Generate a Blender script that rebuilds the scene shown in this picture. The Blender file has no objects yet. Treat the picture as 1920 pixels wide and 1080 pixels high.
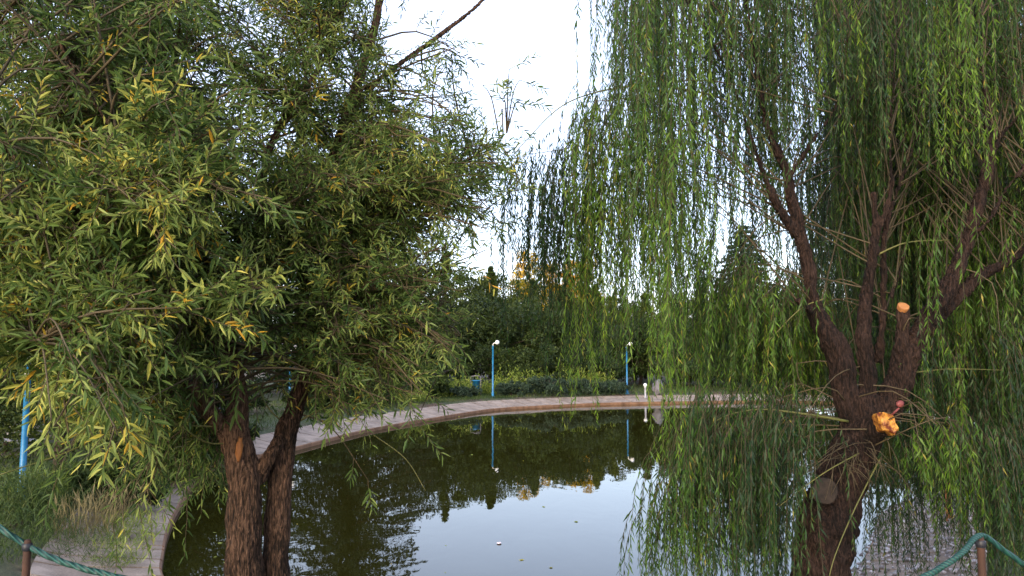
import bpy, math, random
import numpy as np
from mathutils import Vector, noise
R = math.radians
C = bpy.context.scene.collection
rng = np.random.default_rng(11)
random.seed(5)

# ------------------------------------------------------------------ camera maths (pixels of the 1920x1080 frame)
F = 1370.0
PITCH = math.atan(117 / F)
CAM = Vector((0, 0, 3.0))
cP, sP = math.cos(PITCH), math.sin(PITCH)

def ray(px, py):
    cx, cy = (px - 960) / F, (540 - py) / F
    return Vector((cx, cP - cy * sP, sP + cy * cP))

def at(px, py, Y):
    d = ray(px, py)
    return CAM + d * (Y / d.y)

def onz(px, py, z=0.0):
    d = ray(px, py)
    return CAM + d * ((z - CAM.z) / d.z)

# ------------------------------------------------------------------ object helpers
def tag(o, label=None, cat=None, group=None, kind=None):
    if label: o['label'] = label
    if cat: o['category'] = cat
    if group: o['group'] = group
    if kind: o['kind'] = kind
    return o

def empty(name, loc, label, cat, group=None):
    o = bpy.data.objects.new(name, None)
    C.objects.link(o)
    o.location = loc
    o.empty_display_size = 0.1
    return tag(o, label, cat, group)

def link(name, me, mat, parent=None):
    o = bpy.data.objects.new(name, me)
    C.objects.link(o)
    if mat and not me.materials: me.materials.append(mat)
    if parent:
        o.parent = parent
        o.location = -parent.location     # meshes are written in world coordinates
    return o

def npmesh(name, V, faces_list, tint=None, smooth=False):
    """V (n,3); faces_list: list of int arrays (m,k)"""
    me = bpy.data.meshes.new(name)
    V = np.asarray(V, dtype=np.float32)
    me.vertices.add(len(V))
    me.vertices.foreach_set('co', V.ravel())
    fl = [np.asarray(f, dtype=np.int32) for f in faces_list if len(f)]
    nl = sum(f.size for f in fl); npoly = sum(len(f) for f in fl)
    me.loops.add(nl)
    me.loops.foreach_set('vertex_index', np.concatenate([f.ravel() for f in fl]))
    me.polygons.add(npoly)
    tot = np.concatenate([np.full(len(f), f.shape[1], dtype=np.int32) for f in fl])
    st = np.concatenate([[0], np.cumsum(tot)[:-1]]).astype(np.int32)
    me.polygons.foreach_set('loop_start', st)
    me.polygons.foreach_set('loop_total', tot)
    me.polygons.foreach_set('use_smooth', np.full(npoly, smooth))
    me.update(calc_edges=True)
    if tint is not None:
        a = me.attributes.new('tint', 'FLOAT', 'POINT')
        a.data.foreach_set('value', np.asarray(tint, dtype=np.float32))
    return me

class MB:
    def __init__(s): s.V = []; s.F = []; s.T = []; s.n = 0
    def add(s, V, faces, tint=0.5):
        V = np.asarray(V, dtype=float)
        s.V.append(V)
        for f in faces: s.F.append(np.asarray(f, dtype=np.int32) + s.n)
        s.T.append(np.broadcast_to(np.asarray(tint, dtype=float), (len(V),)))
        s.n += len(V)
    def box(s, c, d, rz=0.0, tint=0.5, rot=None):
        v = np.array([[x, y, z] for z in (-.5, .5) for y in (-.5, .5) for x in (-.5, .5)]) * np.array(d)
        ca, sa = math.cos(rz), math.sin(rz)
        if rot is not None: v = v @ np.array(rot.to_matrix()).T
        v = v @ np.array([[ca, sa, 0], [-sa, ca, 0], [0, 0, 1]]) + np.array(c)
        s.add(v, [[[0, 2, 3, 1], [4, 5, 7, 6], [0, 1, 5, 4], [2, 6, 7, 3], [0, 4, 6, 2], [1, 3, 7, 5]]], tint)
    def tube(s, pts, rad, n=6, tint=0.5, rough=0.0, cap=True, seed=0.0):
        P = [Vector(p) for p in pts]
        N = len(P)
        if not hasattr(rad, '__len__'): rad = [rad] * N
        t = (P[1] - P[0]).normalized()
        u = t.orthogonal().normalized()
        V = []
        for i in range(N):
            tt = (P[min(i + 1, N - 1)] - P[max(i - 1, 0)])
            if tt.length > 1e-9: t = tt.normalized()
            u = (u - t * u.dot(t)).normalized()
            w = t.cross(u)
            for k in range(n):
                a = 2 * math.pi * k / n
                r = rad[i]
                if rough: r *= 1 + rough * noise.noise(Vector((math.cos(a) * 1.4 + seed, math.sin(a) * 1.4, i * .33)))
                V.append(P[i] + (u * math.cos(a) + w * math.sin(a)) * r)
        q = []
        for i in range(N - 1):
            for k in range(n):
                k2 = (k + 1) % n
                q.append([i * n + k, i * n + k2, (i + 1) * n + k2, (i + 1) * n + k])
        fs = [q]
        if cap: fs += [[list(range(n))[::-1]], [list(range((N - 1) * n, N * n))]]
        s.add(V, fs, tint)
    def sphere(s, c, r, nu=16, nv=10, tint=0.5, sq=(1, 1, 1), rough=0.0, seed=0.0):
        V = [];
        for j in range(nv + 1):
            th = math.pi * j / nv
            for i in range(nu):
                ph = 2 * math.pi * i / nu
                d = Vector((math.sin(th) * math.cos(ph), math.sin(th) * math.sin(ph), math.cos(th)))
                rr = r * (1 + rough * noise.noise(d * 2 + Vector((seed, 0, 0))))
                V.append((c[0] + d.x * rr * sq[0], c[1] + d.y * rr * sq[1], c[2] + d.z * rr * sq[2]))
        q = [[j * nu + i, (j + 1) * nu + i, (j + 1) * nu + (i + 1) % nu, j * nu + (i + 1) % nu] for j in range(nv) for i in range(nu)]
        s.add(V, [q], tint)
    def lathe(s, c, prof, n=20, tint=0.5):
        V = [(c[0] + r * math.cos(2 * math.pi * k / n), c[1] + r * math.sin(2 * math.pi * k / n), c[2] + z) for r, z in prof for k in range(n)]
        q = [[j * n + i, j * n + (i + 1) % n, (j + 1) * n + (i + 1) % n, (j + 1) * n + i] for j in range(len(prof) - 1) for i in range(n)]
        s.add(V, [q], tint)
    def mesh(s, name, smooth=True):
        by = {}
        for f in s.F: by.setdefault(f.shape[1], []).append(f)
        return npmesh(name, np.concatenate(s.V), [np.concatenate(v) for v in by.values()], np.concatenate(s.T), smooth)
    def build(s, name, mat, parent=None, smooth=True):
        return link(name, s.mesh(name, smooth), mat, parent)

def smoothpath(ctrl, step=0.05):
    """Catmull-Rom through (x,y,z,r) rows"""
    P = [np.array(c, dtype=float) for c in ctrl]
    P = [2 * P[0] - P[1]] + P + [2 * P[-1] - P[-2]]
    out = []
    for i in range(1, len(P) - 2):
        L = np.linalg.norm(P[i + 1][:3] - P[i][:3])
        n = max(2, int(L / step))
        for k in range(n):
            t = k / n
            a, b, c, d = P[i - 1], P[i], P[i + 1], P[i + 2]
            out.append(.5 * ((2 * b) + (c - a) * t + (2 * a - 5 * b + 4 * c - d) * t * t + (3 * b - a - 3 * c + d) * t ** 3))
    out.append(P[-2])
    out = np.array(out)
    out[:, 3] = np.clip(out[:, 3], .002, 9)
    return out

# ------------------------------------------------------------------ materials
def mat(name):
    m = bpy.data.materials.new(name); m.use_nodes = True
    nt = m.node_tree
    for n in list(nt.nodes): nt.nodes.remove(n)
    out = nt.nodes.new('ShaderNodeOutputMaterial')
    b = nt.nodes.new('ShaderNodeBsdfPrincipled')
    nt.links.new(b.outputs[0], out.inputs[0])
    return m, nt, b, out

def ramp(nt, stops, fac):
    r = nt.nodes.new('ShaderNodeValToRGB')
    el = r.color_ramp.elements
    el[0].position, el[0].color = stops[0][0], (*stops[0][1], 1)
    el[1].position, el[1].color = stops[-1][0], (*stops[-1][1], 1)
    for p, c in stops[1:-1]:
        e = el.new(p); e.color = (*c, 1)
    if fac is not None: nt.links.new(fac, r.inputs[0])
    return r.outputs[0]

def noisetex(nt, scale, detail=4, rough=.55, sc=(1, 1, 1), dist=0.0, coord='Object'):
    tc = nt.nodes.new('ShaderNodeTexCoord'); mp = nt.nodes.new('ShaderNodeMapping')
    mp.inputs['Scale'].default_value = sc
    n = nt.nodes.new('ShaderNodeTexNoise')
    n.inputs['Scale'].default_value = scale; n.inputs['Detail'].default_value = detail
    n.inputs['Roughness'].default_value = rough; n.inputs['Distortion'].default_value = dist
    nt.links.new(tc.outputs[coord], mp.inputs[0]); nt.links.new(mp.outputs[0], n.inputs['Vector'])
    return n.outputs['Fac']

def bump(nt, b, h, strength=.5, dist=.01):
    n = nt.nodes.new('ShaderNodeBump')
    n.inputs['Strength'].default_value = strength; n.inputs['Distance'].default_value = dist
    nt.links.new(h, n.inputs['Height']); nt.links.new(n.outputs[0], b.inputs['Normal'])

def leafmat(name, stops, rough=.5, trans=.35, spec=.35):
    m, nt, b, out = mat(name)
    at_ = nt.nodes.new('ShaderNodeAttribute'); at_.attribute_name = 'tint'
    col = ramp(nt, stops, at_.outputs['Fac'])
    nt.links.new(col, b.inputs['Base Color'])
    b.inputs['Roughness'].default_value = rough
    b.inputs['Specular IOR Level'].default_value = spec
    if trans > 0:
        tr = nt.nodes.new('ShaderNodeBsdfTranslucent')
        nt.links.new(col, tr.inputs['Color'])
        mx = nt.nodes.new('ShaderNodeMixShader'); mx.inputs[0].default_value = trans
        nt.links.new(b.outputs[0], mx.inputs[1]); nt.links.new(tr.outputs[0], mx.inputs[2])
        nt.links.new(mx.outputs[0], out.inputs[0])
    return m

def plain(name, c1, c2, scale=6, rough=.7, bs=0.0, bd=.01, sc=(1, 1, 1), spec=.4, detail=5, metal=0, wd=.2):
    m, nt, b, out = mat(name)
    f = noisetex(nt, scale, detail, .6, sc)
    nt.links.new(ramp(nt, [(.5 - wd, c1), (.5 + wd, c2)], f), b.inputs['Base Color'])
    b.inputs['Roughness'].default_value = rough
    b.inputs['Specular IOR Level'].default_value = spec
    b.inputs['Metallic'].default_value = metal
    if bs: bump(nt, b, f, bs, bd)
    return m

def barkmat(name, dark, mid, light, sc=(9, 9, 1.6), bs=1.0, bd=.02):
    m, nt, b, out = mat(name)
    f = noisetex(nt, 5, 6, .62, sc, .6)
    g = noisetex(nt, 2.0, 3, .5)
    mx = nt.nodes.new('ShaderNodeMath'); mx.operation = 'MULTIPLY_ADD'
    nt.links.new(g, mx.inputs[0]); mx.inputs[1].default_value = .45; nt.links.new(f, mx.inputs[2])
    nt.links.new(ramp(nt, [(.58, dark), (.70, mid), (.88, light)], mx.outputs[0]), b.inputs['Base Color'])
    b.inputs['Roughness'].default_value = .85
    b.inputs['Specular IOR Level'].default_value = .2
    bump(nt, b, f, bs, bd)
    return m

M = {}
M['bark_left'] = barkmat('bark_left', (.008, .005, .003), (.055, .031, .019), (.17, .10, .065), sc=(19, 19, 3.2), bd=.03)
M['bark_willow'] = barkmat('bark_willow', (.004, .003, .0025), (.017, .0095, .0075), (.05, .029, .022), sc=(13, 13, 3.4), bd=.04)
M['bark_far'] = plain('bark_far', (.02, .014, .01), (.07, .05, .035), 4, .9, .4, .02, (3, 3, .6))
M['twig'] = plain('twig', (.035, .027, .012), (.085, .062, .03), 5, .7)
M['twig_green'] = plain('twig_green', (.07, .08, .02), (.14, .13, .035), 5, .6)
M['fresh_cut'] = plain('fresh_cut', (.24, .095, .03), (.42, .19, .065), 9, .6, .3, .004)
M['torn_wood'] = plain('torn_wood', (.10, .018, .004), (.50, .24, .04), 18, .5, 1.0, .02, detail=7, wd=.10)
M['old_cut'] = plain('old_cut', (.008, .006, .005), (.036, .025, .019), 16, .9, .5, .005)
M['leaf_left'] = leafmat('leaf_left', [(0, (.024, .050, .012)), (.3, (.062, .112, .024)), (.55, (.135, .20, .045)), (.78, (.30, .35, .09)), (.93, (.50, .46, .08)), (1, (.52, .30, .03))], .48, .42, .3)
M['leaf_willow'] = leafmat('leaf_willow', [(0, (.014, .036, .013)), (.3, (.032, .075, .016)), (.6, (.068, .142, .015)), (.9, (.15, .245, .018)), (1, (.26, .23, .04))], .5, .35, .3)
M['leaf_far'] = leafmat('leaf_far', [(0, (.012, .024, .005)), (.5, (.036, .058, .011)), (1, (.095, .12, .02))], .6, .25, .25)
M['leaf_sun_tint'] = leafmat('leaf_sun_tint', [(0, (.10, .13, .015)), (.35, (.35, .27, .02)), (.7, (.60, .40, .02)), (1, (.75, .38, .03))], .6, .4, .2)  # gold of the setting sun on the far trees, put into the leaf colour
M['leaf_conifer'] = leafmat('leaf_conifer', [(0, (.010, .020, .010)), (1, (.03, .05, .022))], .6, .1, .3)
M['leaf_herb'] = leafmat('leaf_herb', [(0, (.05, .09, .012)), (.6, (.16, .22, .03)), (1, (.32, .33, .08))], .6, .3, .25)
M['leaf_juniper'] = leafmat('leaf_juniper', [(0, (.018, .035, .022)), (1, (.05, .08, .045))], .6, .15, .25)
M['grass'] = leafmat('grass', [(0, (.02, .04, .008)), (.6, (.055, .09, .02)), (1, (.12, .14, .04))], .6, .25, .25)
M['drygrass'] = leafmat('drygrass', [(0, (.10, .09, .035)), (1, (.27, .22, .11))], .7, .25, .2)
M['blue'] = plain('blue', (.010, .12, .27), (.02, .18, .36), 6, .4, spec=.5)
M['white'] = plain('white', (.72, .72, .7), (.85, .85, .82), 3, .25)
M['darkmetal'] = plain('darkmetal', (.01, .012, .018), (.03, .03, .04), 8, .5)
M['stone'] = plain('stone', (.09, .085, .09), (.17, .16, .17), 6, .8)
M['grey'] = plain('grey', (.25, .25, .27), (.4, .4, .42), 6, .7)
M['postwood'] = plain('postwood', (.14, .05, .015), (.33, .13, .03), 8, .7, .5, .004, (3, 3, .6))
M['postrust'] = plain('postrust', (.03, .014, .009), (.07, .03, .017), 8, .8, .4, .004)
M['pinkleaf'] = plain('pinkleaf', (.12, .025, .028), (.22, .06, .055), 8, .6)
M['petal'] = plain('petal', (.75, .6, .62), (.85, .7, .72), 8, .6)

# twisted green rope
m, nt, b, out = mat('rope')
tc = nt.nodes.new('ShaderNodeTexCoord')
w = nt.nodes.new('ShaderNodeTexWave'); w.inputs['Scale'].default_value = 22; w.inputs['Distortion'].default_value = 1.5
w.bands_direction = 'DIAGONAL'
nt.links.new(tc.outputs['Object'], w.inputs['Vector'])
nt.links.new(ramp(nt, [(0, (.003, .028, .024)), (1, (.009, .07, .056))], w.outputs['Fac']), b.inputs['Base Color'])
b.inputs['Roughness'].default_value = .6
bump(nt, b, w.outputs['Fac'], .8, .004)
M['rope'] = m

# water
m, nt, b, out = mat('water')
b.inputs['Base Color'].default_value = (.016, .0150, .0025, 1)
b.inputs['Roughness'].default_value = .015
b.inputs['IOR'].default_value = 1.34
b.inputs['Specular IOR Level'].default_value = .5
f1 = noisetex(nt, 1.3, 3, .5, (1, .55, 1), .4)
f2 = noisetex(nt, .22, 2, .5, (1, .6, 1))
ad = nt.nodes.new('ShaderNodeMath'); ad.operation = 'MULTIPLY_ADD'
nt.links.new(f2, ad.inputs[0]); ad.inputs[1].default_value = 2.0; nt.links.new(f1, ad.inputs[2])
bump(nt, b, ad.outputs[0], .30, .012)
M['water'] = m

# kerb concrete, with joints between slabs
m, nt, b, out = mat('kerb')
f = noisetex(nt, 2.2, 7, .65)
g = noisetex(nt, 45, 4, .6)
mx = nt.nodes.new('ShaderNodeMath'); mx.operation = 'MULTIPLY_ADD'
nt.links.new(g, mx.inputs[0]); mx.inputs[1].default_value = .5; nt.links.new(f, mx.inputs[2])
nt.links.new(ramp(nt, [(.45, (.05, .038, .028)), (.62, (.16, .122, .092)), (.95, (.33, .26, .205))], mx.outputs[0]), b.inputs['Base Color'])
b.inputs['Roughness'].default_value = .85
bump(nt, b, mx.outputs[0], .7, .012)
M['kerb'] = m
M['kerb_face'] = plain('kerb_face', (.10, .05, .025), (.24, .13, .07), 3, .8, .4, .01)
M['pebble'] = leafmat('pebble', [(0, (.09, .08, .08)), (.5, (.24, .22, .23)), (1, (.48, .45, .47))], .45, 0, .5)

# ground: dark grassy soil with reddish bare patches
m, nt, b, out = mat('ground')
f = noisetex(nt, .35, 6, .6)
g = noisetex(nt, 6, 5, .65)
c1 = ramp(nt, [(.35, (.022, .035, .010)), (.6, (.05, .06, .02))], g)
c2 = ramp(nt, [(.35, (.045, .024, .014)), (.7, (.12, .07, .045))], g)
mc = nt.nodes.new('ShaderNodeMix'); mc.data_type = 'RGBA'
fr = ramp(nt, [(.48, (0, 0, 0)), (.6, (1, 1, 1))], f)
nt.links.new(fr, mc.inputs[0]); nt.links.new(c1, mc.inputs[6]); nt.links.new(c2, mc.inputs[7])
nt.links.new(mc.outputs[2], b.inputs['Base Color'])
b.inputs['Roughness'].default_value = .95
bump(nt, b, g, .8, .05)
M['ground'] = m

# ------------------------------------------------------------------ pond outline
ctrl = [(-5.1, 11.0), (-6.4, 14.5), (-7.4, 18.5), (-6.55, 22.0), (-5.3, 27.2), (-3.5, 31.5), (-1.0, 36.6), (1.8, 38.9), (4.8, 40.6), (10.0, 42.0), (14.5, 42.6),
        (20, 41), (24, 36), (24.5, 30), (20, 24), (14, 19.5), (9.3, 15.8), (6.8, 13.6), (5.35, 11.2), (4.1, 9.5), (2, 8.6), (-1.5, 8.4), (-4, 9.2)]
def closed_cr(P, n=14):
    P = [np.array(p, float) for p in P]; N = len(P); out = []
    for i in range(N):
        a, b, c, d = P[i - 1], P[i], P[(i + 1) % N], P[(i + 2) % N]
        for k in range(n):
            t = k / n
            out.append(.5 * (2 * b + (c - a) * t + (2 * a - 5 * b + 4 * c - d) * t * t + (3 * b - a - 3 * c + d) * t ** 3))
    return np.array(out)
shore = closed_cr(ctrl)
SN = len(shore)
tang = np.roll(shore, -1, 0) - np.roll(shore, 1, 0)
tang /= np.linalg.norm(tang, axis=1)[:, None]
outn = np.stack([-tang[:, 1], tang[:, 0]], 1)      # outline runs clockwise: outward is left of travel
area = .5 * np.sum(shore[:, 0] * np.roll(shore[:, 1], -1) - np.roll(shore[:, 0], -1) * shore[:, 1])
if area > 0: outn = -outn

def sdist(X, Y):
    """signed distance to the shoreline, positive outside"""
    P = np.stack([X, Y], 1)
    out = np.empty(len(P)); A = shore; B = np.roll(shore, -1, 0)
    for s in range(0, len(P), 4000):
        p = P[s:s + 4000, None, :]
        ab = (B - A)[None]; ap = p - A[None]
        t = np.clip((ap * ab).sum(2) / (ab * ab).sum(2), 0, 1)
        d = np.sqrt(((ap - ab * t[..., None]) ** 2).sum(2)).min(1)
        c = ((A[None, :, 1] > p[..., 1]) != (B[None, :, 1] > p[..., 1]))
        xi = A[None, :, 0] + (p[..., 1] - A[None, :, 1]) / (ab[..., 1] + 1e-12) * ab[..., 0]
        ins = (c & (p[..., 0] < xi)).sum(1) % 2 == 1
        out[s:s + 4000] = np.where(ins, -d, d)
    return out
KW = 1.45
def ground_z(X, Y):
    X = np.atleast_1d(np.asarray(X, float)); Y = np.atleast_1d(np.asarray(Y, float))
    s = sdist(X, Y)
    z = np.full(len(X), .42)
    z += .10 * np.sin(X * .31 + 1) * np.sin(Y * .23) * np.clip((s - KW) / 6, 0, 1)
    z += np.clip((s - KW - 6) / 40, 0, 1) * .5
    near = np.clip((6.6 - Y) / 3.2, 0, 1); near = near * near * (3 - 2 * near)
    z = z + near * .93
    mid = np.clip(s / KW, 0, 1)
    zz = np.where(s < KW + .1, .12 + .28 * mid - .10, z)
    zz = np.where(s < .5, -.9, zz)
    return zz
def gz(x, y): return float(ground_z([x], [y])[0])

# ground sheet
def axis(lo, hi, fine_lo, fine_hi, st, growth=1.16):
    a = list(np.arange(fine_lo, fine_hi + 1e-6, st))
    d = st; x = fine_hi
    while x < hi: d *= growth; x += d; a.append(min(x, hi))
    d = st; x = fine_lo
    while x > lo: d *= growth; x -= d; a.insert(0, max(x, lo))
    return np.array(a)
gx = axis(-400, 400, -14, 28, .3); gy = axis(-60, 600, -2, 46, .3)
GX, GY = np.meshgrid(gx, gy)
GZ = ground_z(GX.ravel(), GY.ravel()) + .03 * np.sin(GX.ravel() * 2.3) * np.sin(GY.ravel() * 1.9)
nx, ny = len(gx), len(gy)
idx = np.arange(nx * ny).reshape(ny, nx)
q = np.stack([idx[:-1, :-1].ravel(), idx[:-1, 1:].ravel(), idx[1:, 1:].ravel(), idx[1:, :-1].ravel()], 1)
tag(link('ground', npmesh('ground', np.stack([GX.ravel(), GY.ravel(), GZ], 1), [q], smooth=True), M['ground']), kind='structure')

# water sheet: fills the outline, subdivided fan
cen = np.array([6.0, 26.0])
V = []; q = []
rings = [1.0, .8, .55, .3, .1]
for r in rings:
    for p in shore: V.append((*(cen + (p - cen) * r), 0))
for j in range(len(rings) - 1):
    for i in range(SN):
        k = (i + 1) % SN
        q.append([j * SN + i, j * SN + k, (j + 1) * SN + k, (j + 1) * SN + i])
last = [list(range((len(rings) - 1) * SN, len(rings) * SN))]
tag(link('water', npmesh('water', np.array(V), [q, last]), M['water']), kind='structure')

# kerb ring: vertical face then a slab rising gently outward, cut into slabs by thin joints
def kerb_ring():
    prof = [(.0, -.5), (.0, .10), (.03, .125), (.5, .19), (.9, .25), (1.2, .31), (KW, .385), (KW + .02, .2)]
    V = []; rows_ = []
    for i in range(SN):
        rows_.append((shore[i], outn[i], 0.0))
        if i % 3 == 0:
            nxt = shore[(i + 1) % SN]; L = np.linalg.norm(nxt - shore[i]); tt = (nxt - shore[i]) / L
            for o_, dz in ((-.028, 0), (-.02, -.035), (.02, -.035), (.028, 0)):
                rows_.append((shore[i] + tt * (L * .5 + o_), (outn[i] + outn[(i + 1) % SN]) / 2, dz))
    for i, (p, n, dz) in enumerate(rows_):
        for j, (d, z) in enumerate(prof):
            zz = z + (.014 * noise.noise(Vector((p[0] * .9, p[1] * .9, j * 3.1))) + dz if j > 0 else 0)
            V.append((p[0] + n[0] * d, p[1] + n[1] * d, zz))
    NR = len(rows_)
    k = len(prof); q = []
    for i in range(NR):
        i2 = (i + 1) % NR
        for j in range(k - 1):
            q.append([i * k + j, i2 * k + j, i2 * k + j + 1, i * k + j + 1])
    me = npmesh('path', np.array(V), [q])
    me.materials.append(M['kerb']); me.materials.append(M['kerb_face'])
    for n_, p in enumerate(me.polygons):
        if n_ % (k - 1) in (0, 1): p.material_index = 1
    tag(link('path', me, None), kind='structure')
kerb_ring()

# ------------------------------------------------------------------ leaves (vectorised)
def unit(v): return v / (np.linalg.norm(v, axis=-1, keepdims=True) + 1e-9)

def leaf_mesh(name, base, dirn, L, W, tint, fold=.25, droop=.15, simple=False, rs=rng):
    n = len(base)
    d = unit(dirn)
    rnd = unit(rs.normal(size=(n, 3)) + np.array([0, 0, .8]))
    side = unit(np.cross(d, rnd)); nor = np.cross(side, d)
    L = L[:, None]; W = W[:, None]
    dz = np.array([0, 0, -1.0])
    if simple:
        m_ = base + d * L * .42
        Vv = np.stack([base, m_ + side * W * .5, base + d * L + dz * L * droop, m_ - side * W * .5], 1)
        q = (np.arange(n)[:, None] * 4 + np.array([0, 1, 2, 3])[None]).astype(np.int32)
        return npmesh(name, Vv.reshape(-1, 3), [q], np.repeat(tint, 4))
    c1 = base + d * L * .30 + nor * W * fold * .2
    c2 = base + d * L * .68 + dz * L * droop * .4
    tip = base + d * L + dz * L * droop
    up = nor * W * fold
    Vv = np.stack([base, c1 + side * W * .45 + up, c1 - nor * W * .1, c1 - side * W * .45 + up,
                   c2 + side * W * .38 + up * .7, c2 - nor * W * .1, c2 - side * W * .38 + up * .7, tip], 1)
    o = np.arange(n)[:, None] * 8
    tri = np.concatenate([o + np.array([[0, 1, 2]]), o + np.array([[0, 2, 3]]), o + np.array([[4, 7, 5]]), o + np.array([[5, 7, 6]])])
    qd = np.concatenate([o + np.array([[1, 4, 5, 2]]), o + np.array([[2, 5, 6, 3]])])
    return npmesh(name, Vv.reshape(-1, 3), [tri, qd], np.repeat(tint, 8))

def pix(px, py, Y):
    cx = (px - 960) / F; cy = (540 - py) / F
    dy = cP - cy * sP
    k = Y / dy
    return np.stack([cx * k, Y + 0 * k, 3.0 + (sP + cy * cP) * k], -1)

def limb(ctrl):
    """ctrl rows: px, py, depth, radius -> smooth world path"""
    return smoothpath([(*at(a, b, c), r) for a, b, c, r in ctrl], .04)

def fused_trunk(name, limbs, mat_, parent, voxel=.013, ridge=.010, seed=0.0, extra=None, fr=48):
    mb = MB()
    for L in limbs: mb.tube([p[:3] for p in L], list(L[:, 3]), 14, rough=.22, seed=seed)
    if extra: extra(mb)
    o = mb.build(name, mat_, None)
    r = o.modifiers.new('r', 'REMESH'); r.mode = 'VOXEL'; r.voxel_size = voxel
    s = o.modifiers.new('s', 'SMOOTH'); s.factor = .6; s.iterations = 5
    dg = bpy.context.evaluated_depsgraph_get()
    me = bpy.data.meshes.new_from_object(o.evaluated_get(dg))
    n = len(me.vertices)
    co = np.empty(n * 3, np.float32); me.vertices.foreach_get('co', co); co = co.reshape(-1, 3)
    no = np.empty(n * 3, np.float32); me.vertices.foreach_get('normal', no); no = no.reshape(-1, 3)
    h = np.empty(n)
    for i in range(n):
        x, y, z = co[i]
        a = noise.noise(Vector((x * fr + z * 5, y * fr, z * fr * .17 + seed)))
        bb = noise.noise(Vector((x * 95, y * 95, z * 26 + seed)))
        c = noise.noise(Vector((x * 8, y * 8, z * 6 + seed)))
        h[i] = -max(0, .28 - abs(a)) * 5 + .4 + .5 * bb + .9 * c
    co = co + no * (h * ridge)[:, None]
    me.vertices.foreach_set('co', co.astype(np.float32).ravel())
    me.polygons.foreach_set('use_smooth', np.ones(len(me.polygons), bool))
    me.materials.clear(); me.materials.append(mat_)
    me.update()
    old = o.data
    o.modifiers.clear(); o.data = me; bpy.data.meshes.remove(old)
    me.name = name
    if parent: o.parent = parent; o.location = -parent.location
    return o

def disc_cut(name, c, nrm, r, mat_, parent, thick=.012, ell=1.0, seed=0):
    mb = MB(); nrm = Vector(nrm).normalized()
    u = nrm.orthogonal().normalized(); w = nrm.cross(u)
    n = 18; V = []
    for z, s in ((-.03, .9), (thick * .6, 1.0), (thick, .93), (thick * 1.0, .5)):
        for k in range(n):
            a = 2 * math.pi * k / n
            rr = r * s * (1 + .12 * noise.noise(Vector((math.cos(a) * 1.5, math.sin(a) * 1.5, seed))))
            V.append(Vector(c) + u * math.cos(a) * rr * ell + w * math.sin(a) * rr + nrm * z)
    q = [[j * n + i, j * n + (i + 1) % n, (j + 1) * n + (i + 1) % n, (j + 1) * n + i] for j in range(3) for i in range(n)]
    mb.add(V, [q, [list(range(3 * n, 4 * n))]])
    return mb.build(name, mat_, parent)

def nearest(allpts, p):
    d = np.linalg.norm(allpts[:, :3] - p, axis=1)
    i = int(np.argmin(d)); return i, d[i]

# ================================================================== LEFT TREE (broad narrow-leaved willow)
base = Vector((*at(485, 1080, 4.65).xy, 0)); base.z = gz(base.x, base.y) - .05
lt = empty('willow_tree', base, 'two-stemmed brown willow tree with narrow upright leaves and some yellow ones, in the left foreground', 'tree')
def down(ctrl, dz):    # extend a limb down into the ground
    a = ctrl[0]; return [(a[0], a[1] + dz, a[2], a[3] * 1.12)] + ctrl
L_limbs = [
    limb([(458, 1420, 4.6, .125), (457, 1200, 4.6, .112), (457, 1080, 4.6, .106), (459, 950, 4.6, .103), (453, 870, 4.6, .098), (443, 800, 4.6, .075), (446, 740, 4.6, .055), (440, 680, 4.6, .045), (425, 600, 4.5, .036), (415, 530, 4.45, .032)]),
    limb([(440, 860, 4.6, .05), (422, 815, 4.6, .050), (393, 768, 4.50, .046), (350, 710, 4.38, .042)]),
    limb([(520, 1420, 4.75, .10), (516, 1200, 4.75, .088), (516, 1080, 4.75, .083), (522, 950, 4.75, .08), (527, 880, 4.75, .078), (535, 820, 4.75, .072), (553, 760, 4.75, .058), (572, 700, 4.75, .048), (580, 620, 4.75, .04), (570, 520, 4.8, .036), (590, 420, 4.85, .042), (612, 340, 4.9, .042), (637, 262, 4.9, .040), (672, 150, 4.95, .034), (700, 60, 5, .03), (715, -20, 5, .025), (735, -160, 5, .018)]),
    limb([(484, 900, 4.65, .05), (503, 860, 4.62, .045), (526, 822, 4.68, .043)]),
    limb([(600, 400, 4.85, .03), (660, 215, 5.0, .022), (700, 160, 5.1, .02), (760, 112, 5.2, .02), (830, 62, 5.3, .017), (905, 0, 5.4, .013), (980, -90, 5.5, .009)]),
    limb([(415, 530, 4.45, .03), (440, 470, 4.45, .03), (482, 420, 4.5, .026), (500, 300, 4.6, .022), (540, 210, 4.7, .02), (610, 110, 4.8, .015), (650, 0, 4.9, .012), (670, -100, 4.9, .008)]),
    limb([(440, 690, 4.6, .035), (370, 620, 4.3, .026), (260, 520, 4.0, .022), (160, 430, 3.7, .018), (60, 330, 3.5, .012), (-60, 200, 3.4, .008)]),
    limb([(260, 520, 4.0, .018), (270, 360, 3.9, .014), (240, 290, 3.9, .012), (150, 150, 3.8, .01), (60, -20, 3.7, .006)]),
    limb([(430, 600, 4.5, .03), (360, 420, 4.6, .022), (335, 250, 4.7, .018), (330, 130, 4.8, .014), (310, 0, 4.9, .01), (300, -120, 5, .006)]),
    limb([(578, 640, 4.75, .03), (640, 600, 4.9, .02), (720, 590, 5.1, .015), (800, 620, 5.3, .010), (860, 690, 5.4, .006)]),
    limb([(572, 520, 4.8, .03), (660, 440, 5.0, .02), (760, 370, 5.3, .015), (860, 310, 5.5, .011), (950, 250, 5.7, .006)]),
    limb([(395, 780, 4.57, .02), (300, 720, 4.2, .015), (180, 680, 3.8, .012), (60, 640, 3.4, .008)]),
    limb([(572, 520, 4.8, .025), (520, 430, 5.3, .02), (430, 330, 5.8, .016), (400, 200, 6.0, .012), (420, 50, 6.2, .008)]),
]
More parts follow.
